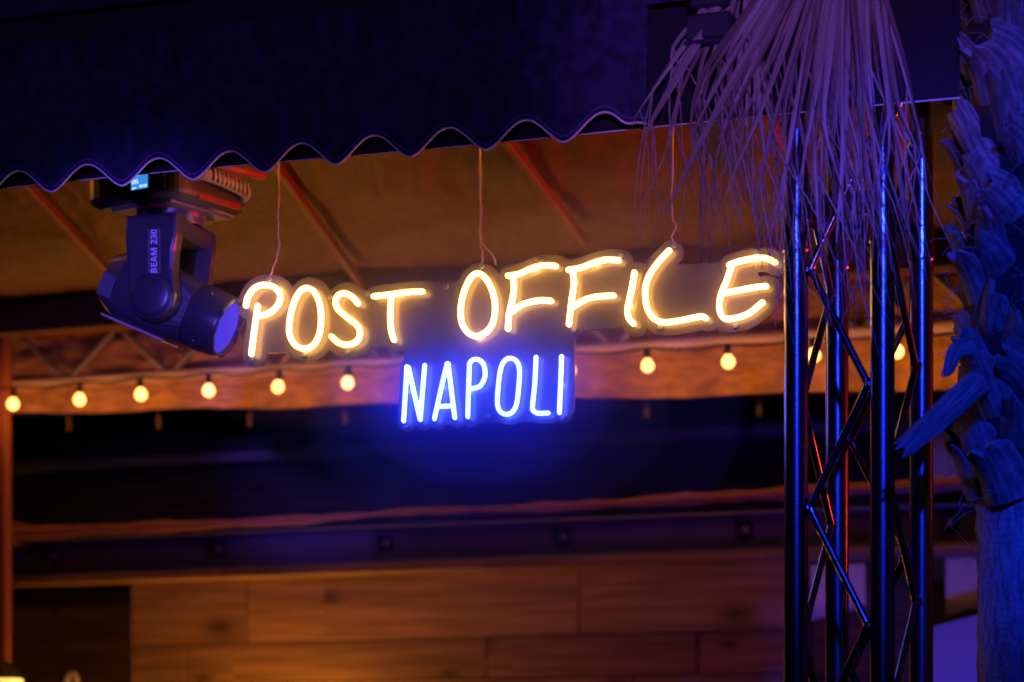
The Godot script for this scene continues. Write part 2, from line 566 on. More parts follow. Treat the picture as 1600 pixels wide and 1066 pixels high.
# ---------- the bar's back: planks, steel beam, blind, shutter, drape ----------
func build_bar_back() -> void:
	# plank wall
	var wall := thing("plank_wall", "warm brown wall of wide knotty planks under the steel beam", "wall", bar(along(620, 8.9), 0, 8.9))
	wall.set_meta("kind", "structure")
	var left := along(203, 8.9)
	var right := along(1262, 8.9)
	var st := begin()
	var top := 2.305
	box(st, bar((left + right) / 2, top / 2 - 0.02, 8.9) + FN * 0.05, Vector3(right - left, top - 0.04, 0.05), FB)
	part("backing", st, M.black_wood, wall)
	var y := top
	var row := 0
	var joints := [[385.0, 905.0], [290.0, 760.0, 1090.0], [430.0, 990.0], [640.0, 1150.0], [350.0, 880.0], [560.0, 1010.0]]
	while y > 0.2:
		var h: float = [0.238, 0.142, 0.19, 0.176, 0.184, 0.178][mini(row, 5)] if row < 6 else 0.18
		var xs := [left]
		for j in joints[row % 6]:
			xs.append(along(j, 8.9))
		xs.append(right)
		for k in xs.size() - 1:
			st = begin()
			var proud := rng.randf_range(-0.002, 0.002)
			box(st, bar((xs[k] + xs[k + 1]) / 2, y - h / 2, 8.9) + FN * (0.012 + proud), Vector3(xs[k + 1] - xs[k] - 0.005, h - 0.0045, 0.022), FB, 0.0025)
			part("plank", st, M.wood[rng.randi() % 6], wall)
		y -= h
		row += 1
	# recessed wall on the left
	var nook := thing("recessed_wall", "darker recessed board wall left of the knotty plank wall", "wall", bar(along(60, 9.6), 0, 9.6))
	nook.set_meta("kind", "structure")
	var n0 := along(-420, 9.6)
	for k in 5:
		st = begin()
		var x0: float = lerpf(n0, along(236, 9.6), k / 5.0)
		var x1: float = lerpf(n0, along(236, 9.6), (k + 1) / 5.0)
		box(st, bar((x0 + x1) / 2, 1.2, 9.6), Vector3(x1 - x0 - 0.004, 2.4, 0.03), FB)
		part("board", st, M.wood[3 if k % 2 else 1], nook)
	st = begin()
	box(st, bar(left + 0.014, 1.12, 9.26), Vector3(0.024, 2.24, 0.62), FB)
	part("end_board", st, M.wood[3], wall)
	# wall behind on the right, with pale panels
	var back := thing("dark_back_wall", "dark brown wall behind the truss tower", "wall", bar(along(1500, 9.4), 0, 9.4))
	back.set_meta("kind", "structure")
	st = begin()
	box(st, bar(along(1560, 9.4), 1.13, 9.4), Vector3(1.7, 2.26, 0.05), FB)
	part("boarding", st, M.wood[3], back)
	pale_panel([Vector2(1267, 884), Vector2(1352, 881), Vector2(1352, 946), Vector2(1267, 969)], 8.85, "pale panel with slanting lower edge behind the truss tower's left poles")
	pale_panel([Vector2(1478, 873), Vector2(1600, 867), Vector2(1600, 930), Vector2(1478, 962)], 8.85, "pale panel with slanting lower edge between truss tower and palm trunk")
	pale_panel([Vector2(1440, 984), Vector2(1600, 942), Vector2(1600, 1300), Vector2(1440, 1300)], 8.75, "blue lit white board low between truss tower and palm trunk")
	pale_panel([Vector2(1452, 640), Vector2(1620, 634), Vector2(1620, 760), Vector2(1452, 764)], 8.95, "blue lit white sheet above the red rail beside the palm")
	# steel beam
	var beam := thing("steel_beam", "purple lit steel channel beam on top of the plank wall", "beam", bar(along(620, 8.55), 2.30, 8.55))
	var b0 := along(-420, 8.55)
	var b1 := along(1800, 8.55)
	var bm := (b0 + b1) / 2
	st = begin()
	box(st, bar(bm, 2.362, 8.6), Vector3(b1 - b0, 0.13, 0.012), FB)
	part("web", st, M.dark_steel, beam)
	for yy in [2.303, 2.424]:
		st = begin()
		box(st, bar(bm, yy, 8.6) - FN * 0.046, Vector3(b1 - b0, 0.01, 0.08), FB, 0.003)
		part("flange", st, M.dark_steel, beam)
	for px in [80.0, 335.0, 598.0, 875.0, 1160.0, 1480.0]:
		st = begin()
		var s := along(px, 8.55)
		box(st, bar(s, 2.375, 8.6) - FN * 0.02, Vector3(0.055, 0.05, 0.026), FB, 0.006)
		box(st, bar(s - 0.02, 2.37, 8.6) - FN * 0.036, Vector3(0.012, 0.075, 0.012), FB, 0.003)
		var clip := part("clip", st, M.black_metal, beam)
		st = begin()
		lathe(st, bar(s + 0.01, 2.375, 8.6) - FN * 0.033, -FN, [[0, 0.014], [0.01, 0.014], [0.012, 0.011], [0.012, 0.0]], 6, false)
		part("bolt", st, M.old_metal, clip)
	st = begin()
	box(st, bar(bm, 2.284, 8.55) + FN * 0.02, Vector3(b1 - b0, 0.026, 0.14), FB)
	tag(part("timber_ledge", st, M.wood[3], self), "thin timber ledge along the underside of the purple beam", "ledge")
	# rolled blind that sags along the front
	var blind := thing("rolled_blind", "red brown rolled cloth blind sagging across the dark opening", "blind", bar(along(620, 8.45), 2.44, 8.45))
	var pts := []
	var rad := []
	for k in 61:
		var px: float = lerpf(12, 1640, k / 60.0)
		var q: float = absf(px - 640) / 640.0
		var py: float = 834 - (px - 12) * 0.0505 + 3.0 * sin(px * 0.0028) - 5.0 * exp(-pow((px - 640) / 120.0, 2))
		pts.append(on(px, py, 8.45))
		rad.append(0.006 + 0.014 * pow(minf(q, 1.0), 0.8) + 0.003 * sin(px * 0.031) + 0.002 * sin(px * 0.083))
	st = begin()
	tube(st, pts, rad, 14)
	part("roll", st, M.blind, blind)
	var lip := []
	for k in 61:
		lip.append(pts[k] + Vector3(0, rad[k] * 0.95 + 0.002 * sin(k * 1.7), 0) - FN * rad[k] * 0.35)
	st = begin()
	tube(st, lip, 0.0035, 6)
	part("cloth_edge", st, M.drape, blind)
	st = begin()
	box(st, on(22, 836, 8.5), Vector3(0.07, 0.09, 0.09), FB, 0.01)
	part("end_bracket", st, M.rafter, blind)
	# dark slatted shutter behind
	var shut := thing("slatted_shutter", "black slatted shutter closing the dark opening above the blind", "shutter", bar(along(620, 9.3), 2.45, 9.3))
	var s0 := along(-420, 9.3)
	var s1 := along(1800, 9.3)
	for k in 13:
		st = begin()
		var sb := FB * Basis(Vector3.RIGHT, -0.22)
		box(st, bar((s0 + s1) / 2, 2.42 + k * 0.046, 9.3), Vector3(s1 - s0, 0.047, 0.012), sb, 0.003)
		part("slat", st, M.black_wood, shut)
	st = begin()
	box(st, bar((s0 + s1) / 2, 2.78, 9.2), Vector3(s1 - s0, 0.04, 0.06), FB)
	part("head_rail", st, M.dark_steel, shut)
	# the wrinkled drape with its tie straps
	var drape := thing("canvas_drape", "wrinkled orange brown canvas drape lit by the bulbs", "drape", bar(along(620, 8.4), 2.8, 8.4))
	var fn := FastNoiseLite.new()
	fn.seed = 5
	fn.frequency = 1.0
	var grid := []
	for j in 25:
		var r := []
		var v := j / 24.0
		for k in 161:
			var px: float = lerpf(-420, 1800, k / 160.0)
			var s := along(px, 8.4)
			var ylow: float = 2.815 - 0.030 * (s - along(620, 8.4)) + 0.004 * sin(s * 9.0)
			var yy: float = lerpf(3.16, ylow, v)
			var w: float = 0.03 * fn.get_noise_2d(s * 1.6 + 2.2 * v, v * 1.2) + 0.014 * fn.get_noise_2d(s * 5.0 - v * 3.0, v * 3.0 + 9.0)
			r.append(bar(s, yy, 8.4) - FN * (w + 0.06 * v))
		grid.append(r)
	st = begin()
	sheet(st, grid, FN)
	part("cloth", st, M.drape, drape)
	st = begin()
	tube(st, grid[24], 0.006, 6)
	part("hem", st, M.drape, drape)
	for px in [114.0, 254.0, 396.0, 544.0, 695.0, 850.0, 1015.0, 1190.0, 1345.0]:
		var s := along(px, 8.4)
		var yl: float = 2.815 - 0.030 * (s - along(620, 8.4))
		st = begin()
		box(st, bar(s, yl - 0.02, 8.4) - FN * 0.03, Vector3(0.018, 0.09, 0.004), FB, 0.001)
		part("tie_strap", st, M.strap, drape)


func pale_panel(px: Array, d0: float, label: String) -> void:
	var st := begin()
	var out := PackedVector2Array(px)
	slab(st, out, func(p: Vector2, k: float) -> Vector3: return on(p.x, p.y, d0) + FN * k, 0.02)
	tag(part("pale_panel", st, M.white_wall, self), label, "panel")


# ---------- the awning ----------
func build_canopy() -> void:
	var d0 := 5.47
	var s0 := along(-260, d0)
	var s1 := along(1012, d0)
	var aw := thing("awning", "dark navy awning with a scalloped valance and pale piped edge", "awning", bar(along(560, d0), 2.9, d0))
	# scallops: low points about every 0.165 m, measured along the cloth
	var a0 := along(82, d0)
	var step: float = (along(883, d0) - a0) / 7.0
	var base := on(525, 258, d0).y
	var grid := []
	var edge := []
	var n := 420
	var rows := 10
	for j in rows + 1:
		grid.append([])
	for k in n + 1:
		var s: float = lerpf(s0, s1, float(k) / n)
		var wave: float = 0.5 - 0.5 * cos(TAU * (s - a0) / step)
		wave = pow(wave, 0.85)
		if s > a0 + step * 7.62:
			wave = lerpf(wave, 0.42 + 0.15 * sin(s * 30.0), smoothstep(a0 + step * 7.62, a0 + step * 7.95, s))
		var low: float = base + 0.055 * wave + 0.003 * sin(s * 2.3)
		var bulge: float = 0.006 * sin(s * 3.1 + 0.4) + 0.004 * sin(s * 7.7)
		for j in rows + 1:
			var v := float(j) / rows
			var y: float = lerpf(base + 0.29, low, v)
			grid[j].append(bar(s, y, d0) - FN * (bulge * v + 0.004 * sin(s * 5.0 + v * 4.0) * v))
		edge.append(grid[rows][k])
	var st := begin()
	sheet(st, grid, FN)
	part("scalloped_valance", st, M.cloth_navy, aw)
	st = begin()
	tube(st, edge, 0.0023, 6)
	part("piping", st, M.hem, aw)
	var seam := []
	for k in n + 1:
		seam.append(edge[k] + Vector3(0, 0.011, 0) - FN * 0.0016)
	st = begin()
	tube(st, seam, 0.0022, 6)
	part("hem_stitching", st, M.hem_purple, aw)
	# gathered band above the valance
	var sR := along(1086, d0)
	var band := [[], [], [], []]
	for k in 900:
		var s: float = lerpf(s0, sR, k / 899.0)
		var f: float = 0.0012 * sin(s * 260.0 + 3.0 * sin(s * 17.0)) + 0.001 * sin(s * 97.0)
		var yy := base + 0.275
		band[0].append(bar(s, yy + 0.075, d0) + FN * 0.012)
		band[1].append(bar(s, yy + 0.06, d0) - FN * (0.008 + f))
		band[2].append(bar(s, yy + 0.015, d0) - FN * (0.009 + f))
		band[3].append(bar(s, yy, d0) - FN * 0.004)
	st = begin()
	sheet(st, band, FN)
	part("gathered_band", st, M.cloth_navy, aw)
	st = begin()
	box(st, bar((s0 + sR) / 2, base + 0.375, d0) + FN * 0.03, Vector3(sR - s0, 0.055, 0.05), FB)
	part("front_rail", st, M.black_metal, aw)
	st = begin()
	box(st, bar((s0 + sR) / 2, base + 0.62, d0) + FN * 0.01, Vector3(sR - s0, 0.42, 0.02), FB)
	part("upper_cloth", st, M.cloth_navy, aw)
	# inner flat valance with a straight lit edge
	var sE := along(1500, 5.55)
	var low := []
	var gi := [[], []]
	for k in 61:
		var s: float = lerpf(along(-260, 5.55), sE, k / 60.0)
		var y: float = on(800, 219.5, 5.55).y + 0.002 * sin(s * 4.0)
		gi[1].append(bar(s, y, 5.55))
		gi[0].append(bar(s, y + 0.75, 5.55))
		low.append(bar(s, y, 5.55) - FN * 0.001)
	st = begin()
	sheet(st, gi, FN)
	part("inner_valance", st, M.inner, aw)
	st = begin()
	tube(st, low, 0.0014, 5)
	part("inner_edge", st, M.hem, aw)
	# rail bracket at the end of the scalloped part
	st = begin()
	var bk := on(1112, 46, 5.42)
	box(st, bk, Vector3(0.098, 0.055, 0.06), FB, 0.006)
	box(st, bk - Vector3(0, 0.033, 0) - FN * 0.004, Vector3(0.1, 0.009, 0.064), FB, 0.004)
	var br := part("rail_bracket", st, M.black_metal, aw)
	st = begin()
	box(st, bk + Vector3(0, 0.075, 0), Vector3(0.085, 0.07, 0.05), FB, 0.006)
	part("clamp", st, M.black_metal, br)
	# canvas underside and its folding arms
	var fn := FastNoiseLite.new()
	fn.seed = 77
	fn.frequency = 1.0
	var roof := []
	for j in 31:
		var r := []
		var v := j / 30.0
		for k in 91:
			var d: float = lerpf(5.74, 8.45, v)
			var s: float = lerpf(along(-300, d), along(1900, d), k / 90.0)
			var y: float = lerpf(3.17, 3.22, v) - 0.02 * sin(v * PI) + 0.02 * fn.get_noise_2d(s * 2.0, v * 3.0) - 0.02 * absf(sin(s * 2.1 + 0.5)) * sin(v * PI)
			r.append(bar(s, y, d))
		roof.append(r)
	st = begin()
	sheet(st, roof, Vector3.UP)
	part("canvas_underside", st, M.canvas, aw)
	for a in [[30.0, 283.0, 190.0, 440.0], [418.0, 250.0, 566.0, 438.0], [786.0, 217.0, 912.0, 372.0], [1180.0, 150.0, 1260.0, 300.0], [1500.0, 130.0, 1540.0, 290.0]]:
		var p := under(a[0], a[1])
		var q := under(a[2], a[3])
		st = begin()
		var dir := (q - p).normalized()
		var bb := Basis(dir.cross(Vector3.UP).normalized(), Vector3.UP, -dir).orthonormalized()
		box(st, (p + q) / 2, Vector3(0.02, 0.03, p.distance_to(q)), bb, 0.008)
		part("folding_arm", st, M.rafter, aw)
	st = begin()
	box(st, bar(along(700, 5.85), 3.10, 5.85), Vector3(3.6, 0.045, 0.05), FB)
	part("crossbar", st, M.dark_steel, aw)
	# added dark beam in place of the shade where the canvas ends
	st = begin()
	box(st, bar(along(700, 8.1), 3.16, 8.1), Vector3(5.4, 0.15, 0.06), FB)
	tag(part("added_shade_beam", st, M.shade_brown, self), "added dark beam for the shade along the back end of the awning", "beam")
	# tarpaulin flap at the right
	var flap := []
	for j in 13:
		var r := []
		for k in 9:
			var v := j / 12.0
			var u := k / 8.0
			var px: float = 1425 + u * 110 + 20 * sin(v * 3.0)
			var py: float = -60 + v * (190 + 30 * sin(u * 3.0))
			r.append(on(px, py, 5.75) - FN * (0.05 * sin(u * 6.0 + v) * v))
		flap.append(r)
	st = begin()
	sheet(st, flap, FN)
	part("loose_flap", st, M.inner, aw)


func under(px: float, py: float) -> Vector3:       # a point just under the canvas
	var d := 6.5
	for k in 12:
		var p := at(px, py, d)
		var depth: float = (p.dot(FN)) / cos(YAW)
		var v := (depth - 5.74) / 2.71
		var y: float = lerpf(3.17, 3.22, v) - 0.02 * sin(clampf(v, 0, 1) * PI) - 0.055
		d = (y - EYE) * F / (1250.0 - py)
	return at(px, py, d)


# ---------- box truss along the bar ----------
func build_back_truss() -> void:
	var t := thing("roof_truss", "long rust lit lattice truss carrying the bulb string", "truss", bar(along(600, 8.35), 2.9, 8.35))
	var d0 := 8.35
	var s0 := along(-420, d0)
	var s1 := along(1750, d0)
	var yl := on(0, 604, d0).y
	var yt := on(0, 522, d0).y
	for dz in [0.0, 0.2]:
		for y in [yl, yt]:
			var st := begin()
			tube(st, [bar(s0, y, d0) + FN * dz, bar(s1, y, d0) + FN * dz], 0.021, 12)
			part("chord", st, M.rust_paint if y == yt else M.bulb_lit_metal, t)  # lower chord coloured paler for the bulb light falling on it
	var s := s0
	var k := 0
	while s < s1 - 0.2:
		var st := begin()
		var a := bar(s, yl if k % 2 else yt, d0)
		var b := bar(s + 0.2, yt if k % 2 else yl, d0)
		tube(st, [a, b], 0.011, 8)
		part("brace", st, M.old_metal, t)
		if k % 2 == 0:
			st = begin()
			tube(st, [bar(s, yt, d0) + FN * 0.2, bar(s + 0.2, yl, d0) + FN * 0.2], 0.011, 8)
			part("brace", st, M.old_metal, t)
			st = begin()
			tube(st, [bar(s, yl, d0), bar(s, yl, d0) + FN * 0.2], 0.011, 8)
			part("brace", st, M.old_metal, t)
		s += 0.2
		k += 1
	var post := thing("truss_post", "orange lit round post at the far left under the roof truss", "post", on(4, 1250, 8.35) * Vector3(1, 0, 1))
	var st := begin()
	var p := on(4, 800, 8.3)
	tube(st, [Vector3(p.x, 0, p.z), Vector3(p.x, yt, p.z)], 0.03, 14)
	part("tube", st, M.rust_paint, post)
	st = begin()
	box(st, Vector3(p.x, 0.01, p.z), Vector3(0.3, 0.02, 0.3), FB)
	part("base_plate", st, M.old_metal, post)


func build_bulbs() -> void:
	var d0 := 8.22
	var xs := [-84.0, 20.0, 124.0, 220.0, 326.0, 434.0, 543.0, 655.0, 775.0, 890.0, 1012.0, 1138.0, 1272.0, 1402.0, 1540.0]
	var ys := [638.0, 632.0, 625.0, 617.0, 611.0, 605.0, 599.0, 592.5, 586.0, 579.0, 572.0, 566.0, 556.0, 550.0, 541.0]
	var names := ["out of view beyond the left edge", "leftmost beside the orange post", "second from the left post", "third from the left post, under the moving light", "fourth from the left post, below the moving light's lens", "fifth from the left post, under the letters P and O", "sixth from the left post, just left of NAPOLI", "hidden behind the letter N", "hidden behind the letters P and O of NAPOLI", "hidden behind the blue letter I", "first to the right of NAPOLI", "second to the right of NAPOLI", "seen beside the truss tower's first pole", "seen beside the truss tower's third pole", "hidden behind the palm"]
	var cable := []
	for k in xs.size():
		cable.append(on(xs[k], ys[k] - 27, d0))
		if k < xs.size() - 1:
			cable.append(on((xs[k] + xs[k + 1]) / 2, (ys[k] + ys[k + 1]) / 2 - 25, d0) - Vector3(0, 0.004, 0))
	var st := begin()
	tube(st, curve(cable, 5), 0.0045, 8)
	tag(part("festoon_cable", st, M.black_metal, self), "black cable of the bulb string along the truss's lower chord", "cable")
	var bulb: Node3D = null
	for k in xs.size():
		var p := on(xs[k], ys[k], d0)
		var b: Node3D
		if bulb == null:
			b = thing("festoon_bulb", "", "light bulb", p, "warm round bulbs on the festoon cable")
			st = begin()
			lathe(st, Vector3(0, -0.024, 0), Vector3.UP, [[0.003, 0.0], [0.005, 0.007], [0.009, 0.0138], [0.015, 0.0182], [0.022, 0.0203], [0.03, 0.0196], [0.037, 0.016], [0.043, 0.0115], [0.048, 0.0095]], 20)
			part("globe", st, M.bulb, b, false)
			st = begin()
			lathe(st, Vector3(0, 0.022, 0), Vector3.UP, [[0, 0.0], [0, 0.0115], [0.02, 0.012], [0.027, 0.009], [0.033, 0.005], [0.033, 0.0]], 16)
			part("socket", st, M.black_metal, b, false)
			bulb = b
		else:
			b = bulb.duplicate()
			b.name = numbered("festoon_bulb")
			add_child(b, true)
			b.position = p
		b.rotation = Vector3(rng.randf_range(-0.12, 0.12), 0, rng.randf_range(-0.16, 0.16))
		b.set_meta("label", "warm round festoon bulb, " + names[k])
		omni(p, lin(1.0, 0.30, 0.035), 0.021, 0.02, "festoon_light")
	build_added_string(bulb)


func build_added_string(proto: Node3D) -> void:      # an added, unseen second string that lights the canvas from the front
	var d0 := 5.95
	var cable := []
	for k in 11:
		var p := bar(lerpf(along(-120, d0), along(1480, d0), k / 10.0), 3.085, d0)
		cable.append(p + Vector3(0, 0.052, 0))
		var b := proto.duplicate()
		b.name = numbered("festoon_bulb")
		add_child(b, true)
		b.position = p
		b.set_meta("label", "added warm festoon bulb unseen behind the valance, number %d from the left" % (k + 1))
		b.set_meta("group", "added festoon bulbs behind the valance")
		omni(p, lin(1.0, 0.30, 0.035), 0.015, 0.02, "festoon_light")
	var st := begin()
	tube(st, cable, 0.0045, 8)
	tag(part("festoon_cable", st, M.black_metal, self), "black cable of the added bulb string behind the valance", "cable")


# ---------- warm lamps over the counter ----------
func build_lamps() -> void:
	# pendant with a dark dome shade, lower left corner
	var p := on(-2, 1062, 8.3)
	var t := thing("dome_pendant", "dark dome pendant lamp with bright rim at the lower left corner", "lamp", p)
	var st := begin()
	lathe(st, p, Vector3.UP, [[0, 0.078], [0.02, 0.074], [0.05, 0.055], [0.07, 0.03], [0.08, 0.012], [0.1, 0.012], [0.1, 0.0]], 28)
	lathe(st, p + Vector3(0, -0.001, 0), Vector3.UP, [[0, 0.078], [0.0, 0.074], [0.018, 0.07], [0.046, 0.052], [0.066, 0.02]], 28)
	part("shade", st, M.black_metal, t)
	st = begin()
	for k in 40:
		var a := TAU * k / 40.0
		var e := Vector3(cos(a), 0, sin(a))
		tube(st, [p + e * 0.077, p + e * 0.079 - Vector3(0, 0.013 + 0.003 * sin(k * 2.7), 0)], 0.0045, 5)
	part("glass_fringe", st, glow(1.0, 0.62, 0.12, 2.2), t)
	st = begin()
	lathe(st, p - Vector3(0, 0.03, 0), Vector3.UP, [[0, 0.0], [0.004, 0.015], [0.02, 0.027], [0.04, 0.024], [0.06, 0.012]], 18)
	part("bulb", st, M.bulb, t)
	st = begin()
	tube(st, [p + Vector3(0, 0.1, 0), Vector3(p.x, 3.0, p.z)], 0.004, 6)
	part("cord", st, M.black_metal, t)
	omni(p - Vector3(0, 0.008, 0), lin(1.0, 0.36, 0.045), 0.45, 0.025, "dome_pendant_light")
	# globes standing lower over the counter, under the frame
	for a in [[440.0, 1235.0, 8.62, 0.38, "nearer the plank wall's middle"], [370.0, 1230.0, 8.62, 0.30, "near the plank wall's left end"]]:
		var g := on(a[0], a[1], a[2])
		var o := thing("counter_globe_lamp", "warm glass globe lamp on a slim stem, " + a[4], "lamp", Vector3(g.x, 0, g.z), "globe lamps over the counter")
		st = begin()
		lathe(st, g - Vector3(0, 0.055, 0), Vector3.UP, [[0, 0.0], [0.004, 0.02], [0.016, 0.039], [0.035, 0.052], [0.055, 0.055], [0.075, 0.052], [0.094, 0.039], [0.106, 0.02], [0.11, 0.0]], 20)
		part("globe", st, M.bulb, o)
		st = begin()
		tube(st, [Vector3(g.x, 0.0, g.z), g - Vector3(0, 0.05, 0)], 0.012, 8)
		part("stem", st, M.black_metal, o)
		omni(g, lin(1.0, 0.36, 0.04), a[3], 0.05, "counter_globe_light")
	# little curved spout at the lower edge
	st = begin()
	var q := on(110, 1075, 8.5)
	tube(st, curve([q - Vector3(0.02, 0.06, 0), q + Vector3(-0.012, 0.02, 0), q + Vector3(0.004, 0.05, 0), q + Vector3(0.02, 0.035, 0), q + Vector3(0.024, -0.01, 0)], 6), 0.009, 10)
	var spout := thing("tap_spout", "small curved pale spout low beside the plank wall", "tap", q - Vector3(0, q.y, 0))
	part("spout", st, M.white_cord, spout)
	st = begin()
	tube(st, [Vector3(q.x - 0.02, 0.0, q.z), q - Vector3(0.02, 0.05, 0)], 0.016, 10)
	part("column", st, M.black_metal, spout)


# ---------- the four-pole truss tower ----------
func build_truss_tower() -> void:
	var p1 := at(1244, 1250, 5.42) * Vector3(1, 0, 1)
	var p2 := at(1308, 1250, 5.60) * Vector3(1, 0, 1)
	var p3 := at(1379, 1250, 5.33) * Vector3(1, 0, 1)
	var u := (p3 - p1).normalized()
	var n := Vector3(u.z, 0, -u.x)
	var side := p1.distance_to(p2)
	var c := [p1, p2, p3, p2 + p3 - p1]
	var mid: Vector3 = (c[0] + c[3]) / 2
	var t := thing("truss_tower", "square aluminium truss tower of four poles left of the palm", "truss", mid)
	var top := 3.35
	for k in 4:
		var st := begin()
		tube(st, [c[k], c[k] + Vector3(0, top, 0)], 0.0255, 40)
		var pole := part("pole", st, M.tube_metal, t)
		st = begin()
		lathe(st, c[k] + Vector3(0, on(1300, 335, 5.5).y - 0.045, 0), Vector3.UP, [[0, 0.0257], [0, 0.0275], [0.004, 0.0285], [0.07, 0.0285], [0.074, 0.0275], [0.074, 0.0257]], 40, false)
		part("sleeve", st, M.tube_metal, pole)
	# braces: zigzags on each face
	var faces := [[0, 2, 0.0], [1, 3, 0.17], [0, 1, 0.235], [2, 3, 0.06]]
	for f in faces:
		var A: Vector3 = c[f[0]]
		var B: Vector3 = c[f[1]]
		var inw := (B - A).normalized()
		var y: float = 0.1 + f[2]
		var flip: bool = false
		while y < 2.8:
			var st := begin()
			var x0: Vector3 = (A + inw * 0.034) if not flip else (B - inw * 0.034)
			var x1: Vector3 = (B - inw * 0.034) if not flip else (A + inw * 0.034)
			var rise := 0.252
			var dx := (x1 - x0)
			tube(st, curve([x0 - Vector3(0, 0.004, 0) , x0 + dx * 0.03 + Vector3(0, 0.012, 0), x0 + dx * 0.5 + Vector3(0, rise * 0.5, 0), x1 - dx * 0.03 + Vector3(0, rise - 0.012, 0), x1 + Vector3(0, rise + 0.004, 0)], 3), 0.0082, 12)
			for e in [[x0 - Vector3(0, 0.002, 0), -dx], [x1 + Vector3(0, rise + 0.002, 0), dx]]:
				lathe(st, e[0] + e[1].normalized() * 0.002, e[1], [[-0.004, 0.0], [-0.002, 0.009], [0.003, 0.0118], [0.007, 0.0125], [0.008, 0.0]], 12)
			part("brace", st, M.tube_metal, t)
			y += rise
			flip = not flip
			# each brace is built at its own height
			t.get_child(t.get_child_count() - 1).position.y += y - rise
	# flat tie plates near the top
	var yy := on(1300, 300, 5.5).y
	for f in [[0, 2], [1, 3], [0, 1], [2, 3]]:
		var st := begin()
		var A: Vector3 = c[f[0]]
		var B: Vector3 = c[f[1]]
		var d: Vector3 = (B - A).normalized()
		var bb := Basis(d, Vector3.UP, d.cross(Vector3.UP))
		box(st, (A + B) / 2 + Vector3(0, yy, 0), Vector3(A.distance_to(B) - 0.052, 0.048, 0.012), bb, 0.003)
		part("tie_plate", st, M.tube_metal, t)
	var st := begin()
	box(st, mid + Vector3(0, 0.006, 0), Vector3(0.4, 0.012, 0.4), Basis(u, Vector3.UP, -n))
	part("base_plate", st, M.old_metal, t)


# ---------- the sign ----------
func zoomed(list: Array, k: float, ox: float, oy: float) -> Array:
	var out := []
	for p in list:
		out.append(Vector2(p[0] / k + ox, p[1] / k + oy))
	return out

